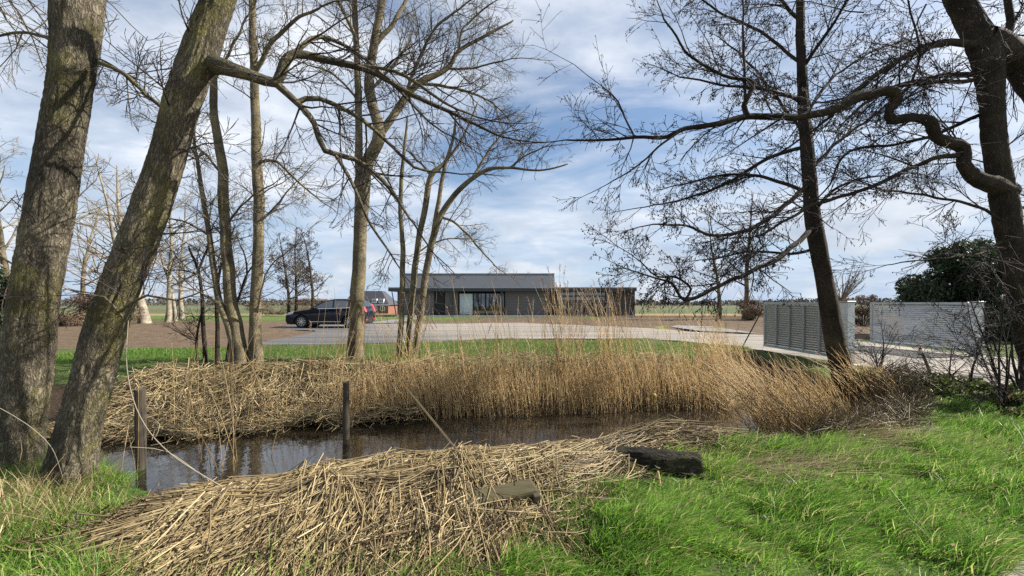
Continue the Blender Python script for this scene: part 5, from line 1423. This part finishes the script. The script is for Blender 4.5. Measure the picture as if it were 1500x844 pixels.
# far wood along the horizon
rn = np.random.default_rng(900); n = 26000
px = rn.uniform(-500, 2000, n); d = rn.uniform(330, 430, n); x = (px - HX) / F * d
hgt = np.interp(px, [-500, 300, 380, 700, 930, 960, 1120, 1300, 2000], [6, 5, 4, 3.6, 4.6, 5.2, 4.4, 6.0, 6.5]) * (1 + 1.5 * fbm(x * .03, d * 0, 4))
z = H(x, d) + np.maximum(hgt, 1) * rn.random(n) ** .8
u = rn.normal(0, 1, (n, 3)); u /= np.linalg.norm(u, axis=1, keepdims=True); v = np.cross(u, rn.normal(0, 1, (n, 3))); v /= np.linalg.norm(v, axis=1, keepdims=True)
s = rn.uniform(.5, 1.4, (n, 1)); p = np.stack([x, d, z], 1)
me = np_mesh('far_wood', np.stack([p - u * s, p + v * s * .7, p + u * s, p - v * s * .7], 1).reshape(-1, 3), np.arange(n * 4), np.full(n, 4), False, {'rnd': ('FLOAT', np.repeat(rn.random(n), 4))}, [M['far_leaf']])
tag(link('far_wood', me), 'low dark line of woods along the horizon', 'woods', None, 'stuff')

# ------------------------------------------------------------------ sky, sun, camera
SUN_AZ, SUN_EL = 82, 37
wld = bpy.data.worlds.new('World'); scene.world = wld; wld.use_nodes = True
nt = wld.node_tree; bg = nt.nodes['Background']
sky = N(nt, 'ShaderNodeTexSky', sky_type='NISHITA'); sky.sun_disc = False; sky.sun_elevation = R(SUN_EL); sky.sun_rotation = R(SUN_AZ); sky.air_density = 1.0; sky.dust_density = .6; sky.ozone_density = 1.6
tc = N(nt, 'ShaderNodeTexCoord'); sp = N(nt, 'ShaderNodeSeparateXYZ'); L(nt, tc.outputs['Generated'], sp.inputs[0])
zz = N(nt, 'ShaderNodeMath', operation='MAXIMUM'); L(nt, sp.outputs[2], zz.inputs[0]); zz.inputs[1].default_value = 0
za = N(nt, 'ShaderNodeMath', operation='ADD'); L(nt, zz.outputs[0], za.inputs[0]); za.inputs[1].default_value = .16
dx = N(nt, 'ShaderNodeMath', operation='DIVIDE'); L(nt, sp.outputs[0], dx.inputs[0]); L(nt, za.outputs[0], dx.inputs[1])
dy = N(nt, 'ShaderNodeMath', operation='DIVIDE'); L(nt, sp.outputs[1], dy.inputs[0]); L(nt, za.outputs[0], dy.inputs[1])
cb = N(nt, 'ShaderNodeCombineXYZ'); L(nt, dx.outputs[0], cb.inputs[0]); L(nt, dy.outputs[0], cb.inputs[1])
mp = N(nt, 'ShaderNodeMapping'); mp.inputs['Location'].default_value = (3.1, 1.7, 0); mp.inputs['Rotation'].default_value = (0, 0, R(25)); mp.inputs['Scale'].default_value = (.75, 1.1, 1); L(nt, cb.outputs[0], mp.inputs[0])
n1 = N(nt, 'ShaderNodeTexNoise'); n1.inputs['Scale'].default_value = 1.0; n1.inputs['Detail'].default_value = 9; n1.inputs['Roughness'].default_value = .56; n1.inputs['Distortion'].default_value = .5; L(nt, mp.outputs[0], n1.inputs['Vector'])
cov = ramp(nt, n1.outputs['Fac'], [(.34, (.1, .1, .1)), (.46, (.62, .62, .62)), (.61, (1, 1, 1))])
n2 = N(nt, 'ShaderNodeTexNoise'); n2.inputs['Scale'].default_value = 2.1; n2.inputs['Detail'].default_value = 7; n2.inputs['Roughness'].default_value = .6; L(nt, mp.outputs[0], n2.inputs['Vector'])
ccol = ramp(nt, n2.outputs['Fac'], [(.3, (4.0, 4.8, 6.3)), (.48, (6.2, 6.9, 8.0)), (.63, (9.2, 9.5, 10.0))])
hs = N(nt, 'ShaderNodeHueSaturation'); hs.inputs['Saturation'].default_value = 1.15; hs.inputs['Value'].default_value = 1.25; L(nt, sky.outputs[0], hs.inputs['Color'])
c = mix(nt, cov.outputs[0], hs.outputs[0], ccol.outputs[0])
# low cumulus banks and pale air near the horizon
mp2 = N(nt, 'ShaderNodeMapping'); mp2.inputs['Scale'].default_value = (5, 5, 9); mp2.inputs['Location'].default_value = (.3, 0, .25); L(nt, tc.outputs['Generated'], mp2.inputs[0])
n3 = N(nt, 'ShaderNodeTexNoise'); n3.inputs['Scale'].default_value = 1.0; n3.inputs['Detail'].default_value = 8; n3.inputs['Roughness'].default_value = .55; L(nt, mp2.outputs[0], n3.inputs['Vector'])
cum = ramp(nt, n3.outputs['Fac'], [(.47, (0, 0, 0)), (.56, (1, 1, 1))])
band = ramp(nt, zz.outputs[0], [(0, (.7, .7, .7)), (.13, (.8, .8, .8)), (.24, (0, 0, 0))])
hz = ramp(nt, zz.outputs[0], [(0, (.85, .85, .85)), (.1, (.62, .62, .62)), (.3, (0, 0, 0))])
c = mix(nt, hz.outputs[0], c, (4.4, 5.6, 7.4))
cf = N(nt, 'ShaderNodeMath', operation='MULTIPLY'); L(nt, cum.outputs[0], cf.inputs[0]); L(nt, band.outputs[0], cf.inputs[1])
n4 = N(nt, 'ShaderNodeTexNoise'); n4.inputs['Scale'].default_value = 1.7; n4.inputs['Detail'].default_value = 6; L(nt, mp2.outputs[0], n4.inputs['Vector'])
cc2 = ramp(nt, n4.outputs['Fac'], [(.35, (4.8, 5.4, 6.4)), (.62, (7.6, 8.0, 8.5))])
c = mix(nt, cf.outputs[0], c, cc2.outputs[0])
L(nt, c, bg.inputs[0]); bg.inputs[1].default_value = .05

sl = bpy.data.lights.new('sun', 'SUN'); sl.energy = 5.0; sl.angle = R(.53); sl.color = (1, .94, .85)
so = bpy.data.objects.new('sun', sl); COL.objects.link(so)
ds = V((math.sin(R(SUN_AZ)) * math.cos(R(SUN_EL)), math.cos(R(SUN_AZ)) * math.cos(R(SUN_EL)), math.sin(R(SUN_EL))))
so.rotation_euler = ds.to_track_quat('Z', 'Y').to_euler(); so.location = ds * 40

cd = bpy.data.cameras.new('camera'); cam = bpy.data.objects.new('camera', cd); COL.objects.link(cam)
cam.location = (0, 0, CAM_H); cam.rotation_euler = (R(90), 0, 0)
cd.sensor_width = 36; cd.lens = 36 * F / 1500; cd.shift_y = (HY - 422) / 1500; cd.clip_end = 4000; cd.clip_start = .05
scene.camera = cam
vs = scene.view_settings; vs.view_transform = 'Standard'; vs.look = 'None'; vs.exposure = 1.2; vs.gamma = 1
scene.cycles.sample_clamp_indirect = 2.5; scene.cycles.max_bounces = 6; scene.cycles.transparent_max_bounces = 8
scene.cycles.use_denoising = False
scene.render.filter_size = 1.2
